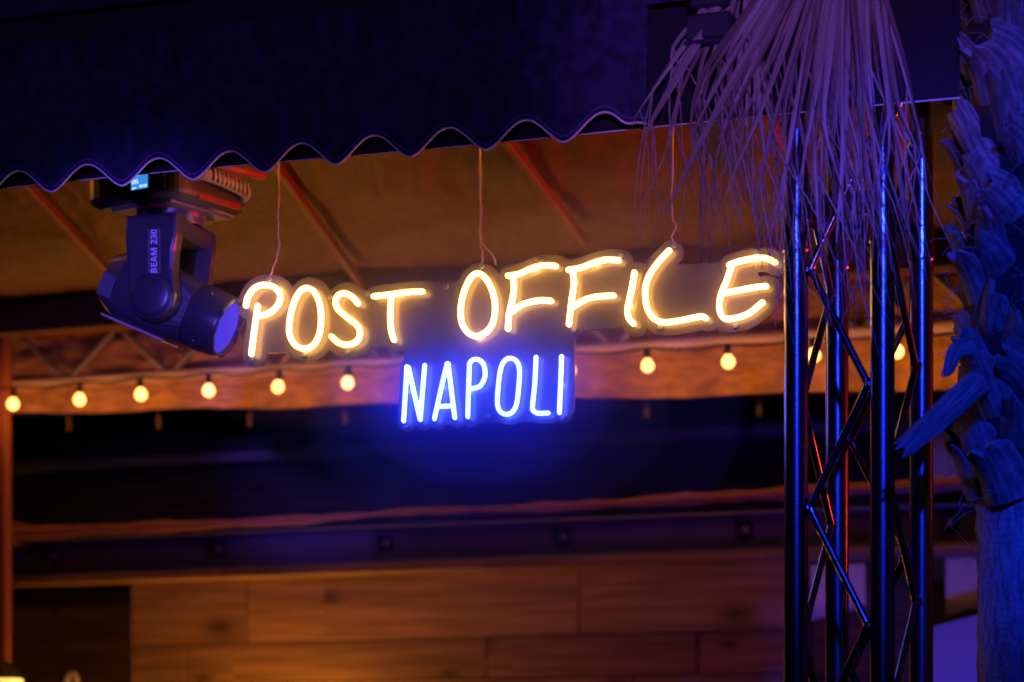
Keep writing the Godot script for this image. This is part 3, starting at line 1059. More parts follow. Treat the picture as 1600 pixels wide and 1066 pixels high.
func build_sign() -> void:
	var d0 := 6.0
	var A := [4.633, 370.0, 370.0]
	var B := [4.633, 640.0, 370.0]
	var C := [5.33, 930.0, 360.0]
	var D := [5.0, 600.0, 520.0]
	# each letter: strokes of points; the last entry says closed
	var warm := {
		"P": [[A, [[65, 500], [80, 440], [115, 385], [165, 355], [220, 350], [270, 365], [305, 400], [315, 440], [300, 490], [260, 535], [205, 565], [152, 574]], false], [A, [[152, 500], [125, 690], [105, 850]], false]],
		"O": [[A, [[512, 372], [560, 400], [595, 470], [610, 570], [605, 670], [580, 750], [535, 800], [480, 810], [425, 785], [385, 720], [380, 640], [395, 540], [425, 450], [465, 390]], true]],
		"S": [[A, [[878, 485], [840, 440], [800, 415], [765, 410], [730, 430], [715, 470], [730, 520], [775, 565], [840, 615], [880, 655], [892, 700], [875, 750], [830, 778], [780, 782], [730, 765], [685, 722]], false]],
		"T": [[A, [[990, 432], [1100, 420], [1230, 402], [1345, 397]], false], [A, [[1118, 420], [1112, 520], [1112, 620], [1120, 690], [1138, 748]], false]],
		"O_": [[B, [[495, 265], [545, 295], [590, 370], [615, 460], [618, 550], [600, 630], [555, 690], [490, 720], [430, 700], [385, 640], [370, 560], [378, 460], [405, 370], [445, 295]], true]],
		"F": [[B, [[712, 283], [790, 270], [860, 240], [930, 215], [1000, 207], [1060, 213]], false], [B, [[750, 280], [755, 370], [745, 450], [720, 560], [712, 668]], false], [B, [[740, 545], [810, 495], [890, 470], [960, 460], [1025, 465]], false]],
		"F_": [[[1.0, 0.0, 0.0], [[888, 422], [908, 418.5], [928, 411], [947, 406], [967, 407]], false], [[1.0, 0.0, 0.0], [[894, 421], [897, 442], [893, 471], [889, 507]], false], [[1.0, 0.0, 0.0], [[892, 482], [911, 470], [931, 464], [959, 462]], false]],
		"I": [[C, [[328, 350], [310, 460], [285, 580], [270, 660], [280, 730], [320, 778]], false]],
		"C": [[C, [[618, 168], [540, 250], [460, 360], [422, 460], [418, 560], [440, 660], [490, 735], [560, 765], [640, 762], [760, 742], [880, 718], [925, 733]], false]],
		"E": [[C, [[1115, 290], [1180, 265], [1270, 243], [1350, 232], [1430, 235], [1500, 268]], false], [C, [[1140, 285], [1095, 420], [1050, 530], [1035, 620], [1045, 690], [1080, 735], [1150, 735], [1230, 715], [1300, 680], [1360, 630], [1395, 600]], false], [C, [[1052, 527], [1200, 500], [1330, 475], [1425, 465]], false]],
	}
	var cold := {
		"N": [[D, [[178, 262], [168, 450], [153, 692]], false], [D, [[190, 268], [235, 470], [283, 682]], false], [D, [[318, 252], [302, 450], [283, 675]], false]],
		"A": [[D, [[494, 238], [450, 420], [393, 676]], false], [D, [[500, 238], [525, 440], [553, 668]], false], [D, [[428, 578], [536, 571]], false]],
		"P": [[D, [[668, 240], [660, 450], [654, 660]], false], [D, [[666, 245], [690, 215], [735, 210], [775, 243], [790, 310], [780, 370], [745, 420], [686, 438]], false]],
		"O": [[D, [[985, 200], [1035, 222], [1058, 290], [1053, 420], [1035, 560], [1000, 622], [950, 638], [905, 612], [886, 550], [892, 430], [908, 300], [937, 225]], true]],
		"L": [[D, [[1188, 188], [1178, 400], [1160, 575], [1170, 612], [1195, 628], [1235, 630], [1285, 627]], false]],
		"I": [[D, [[1388, 182], [1380, 400], [1370, 628]], false]],
	}
	var base := on(760, 665, d0)
	var t := thing("neon_sign", "hanging neon sign reading POST OFFICE in warm white and NAPOLI in blue", "neon sign", base)
	# board: the outline round the letters with joining strips
	var outline := PackedVector2Array([Vector2(398, 551), Vector2(404, 500), Vector2(440, 470), Vector2(480, 456), Vector2(560, 452), Vector2(600, 446), Vector2(680, 437.5), Vector2(720, 437), Vector2(790, 434), Vector2(870, 424), Vector2(960, 430), Vector2(1000, 430), Vector2(1055, 411), Vector2(1125, 407.5), Vector2(1180, 420), Vector2(1190, 470), Vector2(1130, 505), Vector2(1010, 506), Vector2(978, 508.5), Vector2(893.5, 516), Vector2(893, 560), Vector2(893, 640), Vector2(886, 654), Vector2(850, 657), Vector2(760, 659), Vector2(700, 662), Vector2(640, 664), Vector2(622, 655), Vector2(625, 600), Vector2(627, 548), Vector2(606, 538.5), Vector2(570, 540), Vector2(503, 544)])
	for group in [warm, cold]:
		var reach: float = 19.0 if group == warm else 14.5
		for key in group:
			for stroke in group[key]:
				var pts := curve(zoomed(stroke[1], stroke[0][0], stroke[0][1], stroke[0][2]), 3, stroke[2])
				if stroke[2]:
					pts.append(pts[0])
				for blob in Geometry2D.offset_polyline(PackedVector2Array(pts), reach, Geometry2D.JOIN_ROUND, Geometry2D.END_ROUND):
					if Geometry2D.is_polygon_clockwise(blob):
						continue
					var best := outline
					var most := 0.0
					for m in Geometry2D.merge_polygons(outline, blob):
						if Geometry2D.is_polygon_clockwise(m):
							continue
						var area := 0.0
						for i in m.size():
							area += m[i].cross(m[(i + 1) % m.size()])
						if absf(area) > most:
							most = absf(area)
							best = m
					outline = best
	var slim := PackedVector2Array()
	for p in outline:
		if slim.is_empty() or p.distance_to(slim[slim.size() - 1]) > 1.2:
			slim.append(p)
	var st := begin()
	slab(st, slim, func(p: Vector2, k: float) -> Vector3: return on(p.x, p.y, d0) + FN * (0.018 + k), 0.008)
	part("acrylic_board", st, M.board, t)
	# the glowing letters stand a little proud of the board
	for group in [warm, cold]:
		var is_warm: bool = group == warm
		for key in group:
			st = begin()
			var spot := Vector3.ZERO
			for stroke in group[key]:
				var flat := zoomed(stroke[1], stroke[0][0], stroke[0][1], stroke[0][2])
				var pts := []
				for p in flat:
					pts.append(on(p.x, p.y, d0))
				var line := curve(pts, 6, stroke[2])
				tube(st, line, 0.0067 if is_warm else 0.0054, 10, stroke[2], FN, 1.5)
				if not stroke[2]:
					for e in [line[0], line[line.size() - 1]]:
						lathe(st, e, FN, [[-0.0088, 0.0], [-0.0084, 0.003], [-0.005, 0.0055], [0.0, 0.0062], [0.005, 0.0055], [0.0088, 0.0]] if is_warm else [[-0.007, 0.0], [-0.005, 0.003], [0.0, 0.0046], [0.005, 0.0038], [0.007, 0.0]], 10)
				spot = line[line.size() / 2] if spot == Vector3.ZERO else spot
			var o := part("neon_letter", st, M.warm_neon if is_warm else M.blue_neon, t, true, ("warm white letter " if is_warm else "blue letter ") + key.left(1))
			omni(spot + FN * 0.017, lin(1.0, 0.50, 0.10) if is_warm else lin(0.03, 0.09, 1.0), 0.006 if is_warm else 0.006, 0.006, "letter_light")
	# stand-off screws
	var screw: Mesh = null
	for q in [[416, 434], [512, 462], [570, 457], [471, 553], [539, 549], [389, 559], [693, 446], [749, 414], [842, 407], [894, 514], [1051, 381], [967, 397], [1029, 510], [1147, 507], [1180, 392], [629, 667], [757, 649], [876, 652]]:
		if screw == null:
			st = begin()
			lathe(st, Vector3.ZERO, Vector3.BACK, [[-0.034, 0.0045], [0.0, 0.0045], [0.0, 0.0064], [0.003, 0.0064], [0.0042, 0.0052], [0.0042, 0.0], [0.003, 0.0]], 14, false)
			st.generate_normals()
			screw = st.commit()
		var o := MeshInstance3D.new()
		o.name = "standoff_screw" if t.get_node_or_null("standoff_screw") == null else "standoff_screw_%03d" % t.get_child_count()
		o.mesh = screw
		o.material_override = M.old_metal
		o.transform = Transform3D(FB, on(q[0], q[1], d0) + FN * 0.0172 - t.position)
		t.add_child(o, true)
	# hanging wires and the feed cable
	var names := ["thin twisted wire holding the sign above the letter P", "thin wire pair holding the sign above the O of OFFICE", "thin wire holding the sign above the letter C"]
	var k := 0
	for w in [[[432, 225], [431, 300], [430, 350], [431, 385], [424, 412], [417, 430]], [[748, 180], [747, 260], [748, 330], [747, 375], [750, 395], [749, 412]], [[1052, 150], [1048, 260], [1047, 330], [1053, 352], [1047, 366], [1051, 380]]]:
		var pts := []
		for p in w:
			pts.append(on(p[0], p[1], d0) + FN * 0.016)
		pts[0] = pts[0] + Vector3(0, 0.06, 0)
		var line := curve(pts, 8)
		st = begin()
		tube(st, line, 0.0012, 6)
		var two := []
		for i in line.size():
			two.append(line[i] + Vector3(0.0024 * sin(i * 0.9), 0, 0.0024 * cos(i * 0.9)))
		tube(st, two, 0.0010, 6)
		tag(part("hanging_wire", st, M.clear_cord, self), names[k], "wire", "wires that hold the neon sign")
		k += 1
	st = begin()
	var feed := []
	for p in [[746, 180], [744.5, 260], [746, 330], [745, 368], [752, 382], [763, 393], [769, 404], [770, 411]]:
		feed.append(on(p[0], p[1], d0) + FN * 0.02)
	feed[0] = feed[0] + Vector3(0, 0.06, 0)
	tube(st, curve(feed, 6), 0.0021, 8)
	part("feed_cable", st, M.clear_cord, t)


# ---------- moving head stage lights ----------
func build_moving_heads() -> void:
	var head := make_moving_head("moving_head_light", "black moving head beam light hung beside the sign, blue screen on its base")
	head.position = on(269, 333, 5.98)
	var other := make_moving_head("moving_head_light", "second moving head beam light, its base edge showing between truss tower and palm")
	other.position = at(1612, 222, 5.75)
	other.rotation.y = deg_to_rad(28.0)


func make_moving_head(called: String, label: String) -> Node3D:
	# origin: middle of the base's underside. The base is turned about the vertical, the yoke by another angle.
	var t := thing(called, label, "stage light", Vector3.ZERO, "moving head lights")
	var bb := Basis(Vector3.UP, deg_to_rad(-33.0))          # x: along the screen face, z: out of the screen face
	var rings := []
	for q in [[0.0, -0.022], [0.012, -0.004], [0.022, 0.0], [0.07, 0.0], [0.085, -0.006], [0.094, -0.02]]:
		var ring := []
		for k in 32:
			var a := TAU * k / 32.0
			var cx: float = signf(cos(a)) * pow(absf(cos(a)), 0.32)
			var cz: float = signf(sin(a)) * pow(absf(sin(a)), 0.32)
			ring.append(bb * Vector3(cx * (0.15 + q[1]) - 0.014, q[0], cz * (0.15 + q[1])))
		rings.append(ring)
	var st := begin()
	loft(st, rings)
	part("base", st, M.plastic_dark, t, false)
	# underside plate
	st = begin()
	box(st, bb * Vector3(0, -0.001, 0), Vector3(0.19, 0.01, 0.23), bb, 0.003)
	part("underside_plate", st, M.plastic_worn, t, false)
	# screen
	st = begin()
	box(st, bb * Vector3(0.02, 0.042, 0.1505), Vector3(0.17, 0.052, 0.003), bb, 0.001)
	var panel := part("control_panel", st, mat(lin(0.01, 0.01, 0.011), 0.2), t, false)
	st = begin()
	box(st, bb * Vector3(0.028, 0.044, 0.1525), Vector3(0.052, 0.038, 0.002), bb, 0.0004)
	var scr := glow(0.035, 0.26, 0.75, 1.0)
	var screen := part("screen", st, scr, t, false)
	var lit := glow(0.5, 0.8, 0.95, 1.0)
	var flip := bb * Basis(Vector3.BACK, PI)
	text_part("105", 0.011, lit, screen, Transform3D(flip, bb * Vector3(0.014, 0.044, 0.1538)), "screen_number")
	text_part("BEAM", 0.0065, lit, screen, Transform3D(flip, bb * Vector3(0.040, 0.031, 0.1538)), "screen_title")
	st = begin()
	box(st, bb * Vector3(0.014, 0.0595, 0.1538), Vector3(0.03, 0.0025, 0.0006), bb, 0.0001)
	box(st, bb * Vector3(0.011, 0.0285, 0.1538), Vector3(0.014, 0.004, 0.0006), bb, 0.0001)
	part("screen_bar", st, lit, screen, false)
	for k in 3:
		st = begin()
		lathe(st, bb * Vector3(0.066 + 0.018 * k, 0.05, 0.152), bb * Vector3.BACK, [[0, 0.005], [0.002, 0.005], [0.003, 0.003], [0.003, 0.0]], 12)
		part("button", st, M.plastic, panel, false)
	st = begin()
	lathe(st, bb * Vector3(-0.05, 0.03, 0.1495), bb * Vector3.BACK, [[0, 0.004], [0.002, 0.004], [0.003, 0.002], [0.003, 0.0]], 12)
	part("screw", st, M.old_metal, t, false)
	# carrying handle and red straps on the side that faces right
	st = begin()
	tube(st, curve([bb * Vector3(0.128, 0.06, 0.09), bb * Vector3(0.158, 0.062, 0.07), bb * Vector3(0.165, 0.058, 0.0), bb * Vector3(0.158, 0.05, -0.09), bb * Vector3(0.128, 0.046, -0.11)], 6), 0.012, 10, false, Vector3.UP, 1.5)
	for k in 9:
		box(st, bb * Vector3(0.175, 0.0605 - k * 0.0012, 0.05 - k * 0.016), Vector3(0.006, 0.03, 0.007), bb, 0.002)
	part("handle", st, M.plastic_grey, t, false)
	for y in [0.018, 0.082]:
		st = begin()
		box(st, bb * Vector3(0.131, y, -0.02), Vector3(0.008, 0.018, 0.16), bb, 0.003)
		part("red_strip", st, M.red_cord, t, false)
	st = begin()
	tube(st, curve([bb * Vector3(0.10, 0.10, 0.10), bb * Vector3(0.17, 0.085, 0.06), bb * Vector3(0.2, 0.08, -0.02), bb * Vector3(0.19, 0.09, -0.12), bb * Vector3(0.12, 0.14, -0.16)], 6), 0.009, 8)
	part("red_cable", st, M.red_cord, t, false)
	for k in 2:
		st = begin()
		tube(st, curve([bb * Vector3(0.06, 0.12, 0.15), bb * Vector3(0.13, 0.092 - 0.012 * k, 0.14), bb * Vector3(0.19, 0.09 - 0.01 * k, 0.06), bb * Vector3(0.2, 0.12, -0.04), bb * Vector3(0.17, 0.17, -0.08)], 6), 0.0035, 8)
		part("safety_cable", st, M.white_cord, t, false)
	# clamp that holds it on the crossbar above
	st = begin()
	box(st, Vector3(0, 0.125, 0), Vector3(0.08, 0.07, 0.06), bb, 0.006)
	tube(st, [bb * Vector3(0, 0.15, 0), bb * Vector3(0, 0.26, 0)], 0.014, 10)
	part("clamp", st, M.black_metal, t, false)
	# yoke, turned to face the street a little to the left
	var yb := Basis(Vector3.UP, deg_to_rad(-15.0))
	st = begin()
	lathe(st, Vector3(0, -0.035, 0), Vector3.UP, [[0, 0.0], [0, 0.075], [0.006, 0.082], [0.03, 0.085], [0.036, 0.085]], 32)
	part("turntable", st, M.plastic, t, false)
	st = begin()
	box(st, Vector3(0, -0.05, 0), Vector3(0.13, 0.05, 0.235), yb, 0.014)
	part("yoke_bridge", st, M.plastic, t, false)
	var pivot := Vector3(0, -0.225, 0)
	for s in [1.0, -1.0]:
		var arm := []
		for k in 26:                                 # outline of an arm: straight sides, round end at the pivot
			pass
		var outl := PackedVector2Array()
		outl.append(Vector2(-0.067, -0.03))
		outl.append(Vector2(-0.07, -0.08))
		outl.append(Vector2(-0.066, -0.15))
		for k in 19:
			var a: float = PI + PI * k / 18.0
			outl.append(Vector2(cos(a) * 0.062, -0.225 + sin(a) * 0.062))
		outl.append(Vector2(0.056, -0.17))
		outl.append(Vector2(0.06, -0.12))
		outl.append(Vector2(0.067, -0.08))
		outl.append(Vector2(0.066, -0.03))
		var ringset := []
		for q in [[0.094, -0.004], [0.094, 0.0], [0.121, 0.0], [0.129, -0.004], [0.132, -0.012]]:
			var ring := []
			for p in outl:
				var c := Vector2(0, -0.13)
				var dd := (p - c).normalized()
				var pp: Vector2 = p + dd * q[1]
				ring.append(yb * Vector3(pp.x, pp.y, s * q[0]))
			ringset.append(ring)
		st = begin()
		loft(st, ringset)
		var yoke := part("yoke_arm", st, M.plastic, t, false)
		st = begin()
		lathe(st, pivot + yb * Vector3(0, 0, s * 0.128), yb * Vector3(0, 0, s), [[0, 0.053], [0.004, 0.053], [0.008, 0.049], [0.011, 0.04], [0.013, 0.02], [0.0135, 0.0]], 32)
		part("pivot_cover", st, M.plastic, yoke, false)
		if s > 0:
			st = begin()
			var ol := []
			for k in 28:
				var a: float = TAU * k / 28.0
				var px: float = clampf(cos(a) * 3.0, -1, 1) * 0.0145
				var py: float = -0.122 + (0.052 if sin(a) > 0 else -0.052) * minf(1.0, absf(sin(a)) * 1.6)
				ol.append(yb * Vector3(px + 0.008, py, 0.1322))
			ol.append(ol[0])
			tube(st, ol, 0.0011, 6)
			part("name_plate_rim", st, M.plastic_grey, yoke, false)
			text_part("BEAM 230", 0.0165, M.print, yoke, Transform3D(yb * Basis(Vector3.BACK, PI / 2), yb * Vector3(0.008, -0.122, 0.1326)), "lettering")
	# tilting head: axis e points to the lens
	var tilt := deg_to_rad(24.0)
	var e := (yb * Vector3(cos(tilt), -sin(tilt), 0)).normalized()
	var up := (yb * Vector3(sin(tilt), cos(tilt), 0)).normalized()
	var out := yb * Vector3(0, 0, 1)
	var hr := []
	# [along, half height up, half height down, half width, corner]
	for q in [[-0.172, 0.045, 0.05, 0.05, 0.5], [-0.166, 0.06, 0.062, 0.062, 0.5], [-0.12, 0.088, 0.085, 0.083, 0.5], [-0.03, 0.09, 0.088, 0.086, 0.5], [0.03, 0.082, 0.088, 0.086, 0.5], [0.075, 0.078, 0.08, 0.08, 0.7]]:
		var ring := []
		for k in 24:
			var a := TAU * (k + 0.5) / 24.0
			var cx: float = signf(cos(a)) * pow(absf(cos(a)), q[4])
			var cy: float = signf(sin(a)) * pow(absf(sin(a)), q[4])
			ring.append(pivot + e * q[0] + up * (cy * (q[1] if cy > 0 else q[2])) + out * (cx * q[3]))
		hr.append(ring)
	st = begin()
	loft(st, hr)
	var body := part("head_shell", st, M.plastic, t, false)
	st = begin()
	lathe(st, pivot, e, [[0.06, 0.074], [0.075, 0.079], [0.09, 0.0815], [0.155, 0.077], [0.163, 0.0745], [0.163, 0.0685], [0.118, 0.064], [0.112, 0.0]], 40)
	part("lens_barrel", st, M.plastic, body, false)
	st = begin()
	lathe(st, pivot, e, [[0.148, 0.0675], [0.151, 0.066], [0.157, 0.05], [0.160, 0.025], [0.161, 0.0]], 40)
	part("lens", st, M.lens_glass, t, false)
	# lower trim painted pale for warm light from below, and side ribs on the shell
	st = begin()
	box(st, pivot + e * -0.055 - up * 0.089, Vector3(0.18, 0.006, 0.1), Basis(e, up, out), 0.003)
	part("lit_lower_trim", st, M.bulb_lit_metal, body, false)
	for k in 3:
		st = begin()
		box(st, pivot + e * (0.045 + 0.0) - up * (-0.03 + 0.03 * k) + out * 0.083, Vector3(0.06, 0.012, 0.006), Basis(e, up, out), 0.003)
		part("shell_rib", st, M.plastic_worn, body, false)
	st = begin()
	box(st, pivot + e * -0.14 - up * 0.02 + out * 0.07, Vector3(0.05, 0.06, 0.02), Basis(e, up, out), 0.006)
	part("rear_vent", st, M.plastic_worn, body, false)
	for q in [[0.11, 0.06], [0.11, -0.06]]:
		st = begin()
		lathe(st, pivot + e * q[0] + up * q[1] + out * 0.052, (up * signf(q[1]) + out).normalized(), [[-0.004, 0.003], [0.003, 0.003], [0.004, 0.0]], 10)
		part("shell_screw", st, M.old_metal, body, false)
	return t


# ---------- the palm ----------
func build_palm() -> void:
	var c := at(1655, 1250, 5.28) * Vector3(1, 0, 1)
	var t := thing("palm_tree", "blue lit palm with rough cut leaf bases and hanging dead fronds", "palm tree", c)
	# trunk
	var rings := []
	var uvs := []
	var fn := FastNoiseLite.new()
	fn.seed = 12
	fn.frequency = 1.0
	var st := begin()
	var rows := 120
	var sides := 64
	st.set_smooth_group(4)
	for j in rows + 1:
		var y: float = 3.75 * j / rows
		var r: float = 0.166 + 0.05 * exp(-y * 4.0) + 0.012 * smoothstep(1.9, 2.4, y)
		var ring := []
		for k in sides:
			var a := TAU * k / sides
			var crack: float = fn.get_noise_3d(cos(a) * 9.0, y * 0.9, sin(a) * 9.0)
			var rr: float = r + 0.004 * fn.get_noise_3d(cos(a) * 2.0, y * 3.0, sin(a) * 2.0) + 0.0025 * sin(y * 95.0 + 3.0 * fn.get_noise_2d(a, y)) - 0.006 * maxf(0.0, crack - 0.25)
			ring.append(c + Vector3(cos(a) * rr, y, sin(a) * rr))
		rings.append(ring)
	for j in rows:
		for k in sides:
			var l := (k + 1) % sides
			var q := [rings[j][k], rings[j + 1][k], rings[j + 1][l], rings[j][l]]
			quad(st, q[0], q[1], q[2], q[3], c + Vector3(0, q[0].y, 0))
	var ti := trunk_image()
	var tm := mat(Color(1, 1, 1), 0.9)
	tm.albedo_texture = tinted(ti, lin(0.12, 0.11, 0.10), lin(0.36, 0.33, 0.29))
	tri(relief(tm, ti, 0.35), Vector3(2.2, 2.2, 2.2))
	part("trunk", st, tm, t)
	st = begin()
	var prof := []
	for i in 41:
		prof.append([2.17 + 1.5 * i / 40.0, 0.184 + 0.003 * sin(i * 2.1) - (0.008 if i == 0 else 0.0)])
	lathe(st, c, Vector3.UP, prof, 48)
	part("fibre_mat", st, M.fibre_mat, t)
	# leaf bases left on the trunk, in a helix
	var k := 0
	var y := 2.09
	while y < 3.62:
		var a := k * 2.39996
		leaf_base(t, c, a, y, rng.randf_range(0.085, 0.125), rng.randf_range(0.044, 0.064), rng.randf_range(-0.85, 0.85), rng.randf_range(-0.6, 0.7))
		y += 0.0084
		k += 1
	# the long stub that points down to the left, over the truss tower
	var p := [at(1535, 590, 5.14), at(1505, 615, 5.12), at(1462, 655, 5.1), at(1408, 702, 5.08)]
	strap(t, "hanging_leaf_base", curve(p, 4), [0.027, 0.027, 0.025, 0.02], Vector3(0.45, 0.62, 0.64).normalized(), M.boots[0], 0.011)
	for a in [[1496, 545, 1484, 575, 1474, 586]]:
		strap(t, "hanging_leaf_base", curve([at(a[0] + 24, a[1] - 10, 5.15), at(a[0], a[1], 5.13), at(a[2], a[3], 5.1), at(a[4], a[5], 5.08)], 3), [0.02, 0.017, 0.012, 0.004], Vector3(0.3, 0.5, 0.8).normalized(), M.boots[2], 0.005)
	# loose fibre between the bases
	st = begin()
	for i in 700:
		var a2 := rng.randf() * TAU
		var yy := rng.randf_range(2.02, 3.55)
		var o := Vector3(cos(a2), 0, sin(a2))
		var q := c + o * rng.randf_range(0.17, 0.2) + Vector3(0, yy, 0)
		var pts := [q]
		var dir := (o * rng.randf_range(0.2, 0.9) + Vector3(rng.randf_range(-0.7, 0.7), rng.randf_range(-1.0, 0.9), rng.randf_range(-0.7, 0.7))).normalized()
		for s in 5:
			q += dir * rng.randf_range(0.008, 0.022)
			dir = (dir + Vector3(rng.randf_range(-0.5, 0.5), rng.randf_range(-0.6, 0.3), rng.randf_range(-0.5, 0.5))).normalized()
			pts.append(q)
		tube(st, pts, 0.0007, 4)
	var fb := part("fibre", st, M.fibre, t)
	fb.set_meta("kind", "stuff")
	# dead fan leaves
	var fans := [
		[at(1322, -190, 5.22), -0.60, 0.10, 54, 0.54, 0.80, 0.0],
		[at(1165, -70, 5.27), -0.62, 0.05, 18, 0.34, 0.52, 0.02],
		[at(1352, -130, 5.25), -0.16, 0.18, 30, 0.36, 0.66, -0.02],
	]
	var names := ["broad dead fan leaf hanging in the middle", "dead fan leaf hanging on the left with bent tips", "thin dead fan leaf hanging on the right"]
	for f in fans.size():
		fan(t, c, fans[f], names[f])


func leaf_base_image(seed_: int) -> Image:          # streaks along x, ragged pale wear at the far end
	var n := 256
	var f := FastNoiseLite.new()
	f.seed = seed_
	f.frequency = 0.012
	f.fractal_octaves = 4
	var im := Image.create(n, n, false, Image.FORMAT_RGB8)
	for y in n:
		for x in n:
			var v: float = 0.42 + 0.75 * f.get_noise_2d(x * 0.5, y * 5.0) + 0.25 * f.get_noise_2d(x * 2.0 + 900.0, y * 2.0)
			v += 0.5 * smoothstep(0.8, 0.97, x / 256.0 + 0.25 * f.get_noise_2d(x * 0.6 + 50.0, y * 6.0))
			v = clampf(v, 0, 1)
			im.set_pixel(x, y, Color(v, v, v))
	return im


func trunk_image() -> Image:
	var n := 512
	var f1 := FastNoiseLite.new()
	f1.seed = 4
	f1.frequency = 0.01
	f1.fractal_octaves = 4
	var f2 := FastNoiseLite.new()
	f2.seed = 14
	f2.frequency = 0.02
	var im := Image.create(n, n, false, Image.FORMAT_RGB8)
	for y in n:
		for x in n:
			var fine: float = f1.get_noise_2d(x * 6.0, y * 1.1)
			var ringed: float = sin(y * 0.37 + 4.0 * f2.get_noise_2d(x * 0.3, y * 0.3))
			var crack: float = smoothstep(0.16, 0.42, f2.get_noise_2d(x * 3.4, y * 0.42) + 0.12 * ringed)
			var v: float = clampf(0.6 + 0.5 * fine + 0.1 * ringed - 0.7 * crack, 0, 1)
			im.set_pixel(x, y, Color(v, v, v))
	return im


func leaf_base(t: Node3D, c: Vector3, a: float, y: float, length: float, half: float, lean: float, flare: float) -> void:
	var o := Vector3(cos(a), 0, sin(a))
	var side := Vector3(-sin(a), 0, cos(a))
	var p := c + o * 0.180 + Vector3(0, y, 0)
	var dir := (Vector3.UP * 0.85 + side * lean * 0.75 + o * rng.randf_range(0.12, 0.42)).normalized()
	var pts := [p]
	var w := []
	var curl := rng.randf_range(-0.16, 0.16)
	for k in 7:
		var v := k / 6.0
		dir = (dir + (o * flare * 0.22 - Vector3.UP * 0.10) * v * v + Vector3.UP * curl * v).normalized()
		p += dir * length / 7.0
		var flat := (p - c) * Vector3(1, 0, 1)
		var least: float = 0.187 + 0.02 * v * v
		if flat.length() < least:
			p += flat.normalized() * (least - flat.length())
		pts.append(p)
	for k in 8:
		w.append(lerpf(half * 1.15, half * 0.9, k / 7.0))
	strap(t, "leaf_base", pts, w, o, M.boots[rng.randi() % 4], 0.017)


func strap(t: Node3D, called: String, pts: Array, widths: Array, outward: Vector3, m: Material, thick: float) -> void:      # a curved, dished strip with thickness and a ragged end
	var n := pts.size()
	var st := begin()
	st.set_smooth_group(5)
	var front := []
	var rear := []
	var jag := rng.randf_range(0.2, 0.6)
	for i in n:
		var tan: Vector3 = (pts[mini(i + 1, n - 1)] - pts[maxi(i - 1, 0)]).normalized()
		var sd := tan.cross(outward).normalized()
		var nn := sd.cross(tan).normalized()
		var f: float = float(i) / (n - 1) * (widths.size() - 1)
		var w: float = lerpf(widths[int(f)], widths[mini(int(f) + 1, widths.size() - 1)], f - int(f))
		var a := []
		var b := []
		for k in 7:
			var u: float = k / 3.0 - 1.0
			var end: float = 0.012 * sin(k * 2.3 + jag * 9.0) * (1.0 if i == n - 1 else 0.0)
			var q: Vector3 = pts[i] + sd * (u * w) - nn * (u * u * w * 0.42) + tan * end
			var th: float = thick * (1.0 - 0.75 * u * u) * (1.0 - 0.4 * i / n)
			a.append(q + nn * th * 0.5)
			b.append(q - nn * th * 0.5)
		front.append(a)
		rear.append(b)
	for i in n - 1:
		for k in 6:
			var mid: Vector3 = (front[i][k] + rear[i + 1][k + 1]) / 2.0
			for pack in [front, rear]:
				var q := [[pack[i][k], Vector2(k / 6.0, float(i) / n)], [pack[i + 1][k], Vector2(k / 6.0, float(i + 1) / n)], [pack[i + 1][k + 1], Vector2((k + 1) / 6.0, float(i + 1) / n)], [pack[i][k + 1], Vector2((k + 1) / 6.0, float(i) / n)]]
				for tr in [[0, 1, 2], [0, 2, 3]]:
					var A = q[tr[0]]
					var B = q[tr[1]]
					var C = q[tr[2]]
					var nrm: Vector3 = (A[0] - C[0]).cross(A[0] - B[0])
					if nrm.dot((A[0] + B[0] + C[0]) / 3.0 - mid) < 0:
						var x = B
						B = C
						C = x
					for v in [A, B, C]:
						st.set_uv(Vector2(v[1].y * 0.97 + 0.01, v[1].x * 0.6 + jag * 7.0))
						st.add_vertex(v[0])
	st.set_smooth_group(-1)
	for i in n - 1:
		for k in [0, 6]:
			st.set_uv(Vector2.ZERO)
			quad(st, front[i][k], front[i + 1][k], rear[i + 1][k], rear[i][k], pts[i])
	for e in [0, n - 1]:
		for k in 6:
			quad(st, front[e][k], front[e][k + 1], rear[e][k + 1], rear[e][k], pts[1 if e == 0 else n - 2])
	part(called, st, m, t)


func fan(t: Node3D, c: Vector3, f: Array, label: String) -> void:
	var hub: Vector3 = f[0]
	var st := begin()
	var root := Vector3(c.x, hub.y + 0.32, c.z + 0.02)
	tube(st, curve([root, (root + hub) / 2 + Vector3(0, 0.16, 0.03), hub + Vector3(0.04, 0.08, 0.0), hub], 6), 0.012, 8, false, Vector3.BACK, 1.4)
	var leaf := part("dead_frond", st, M.frond, t, true, label)
	var drift := 0.0
	for i in f[3]:
		var u: float = (i + rng.randf_range(-0.9, 0.9)) / (f[3] - 1.0)
		if i % 5 == 0:
			drift = rng.randf_range(-0.10, 0.10)             # neighbours cling together in tufts
		leaflet(leaf, hub, lerpf(f[1], f[2], u) + drift, rng.randf_range(f[4], f[5]), f[6], drift)


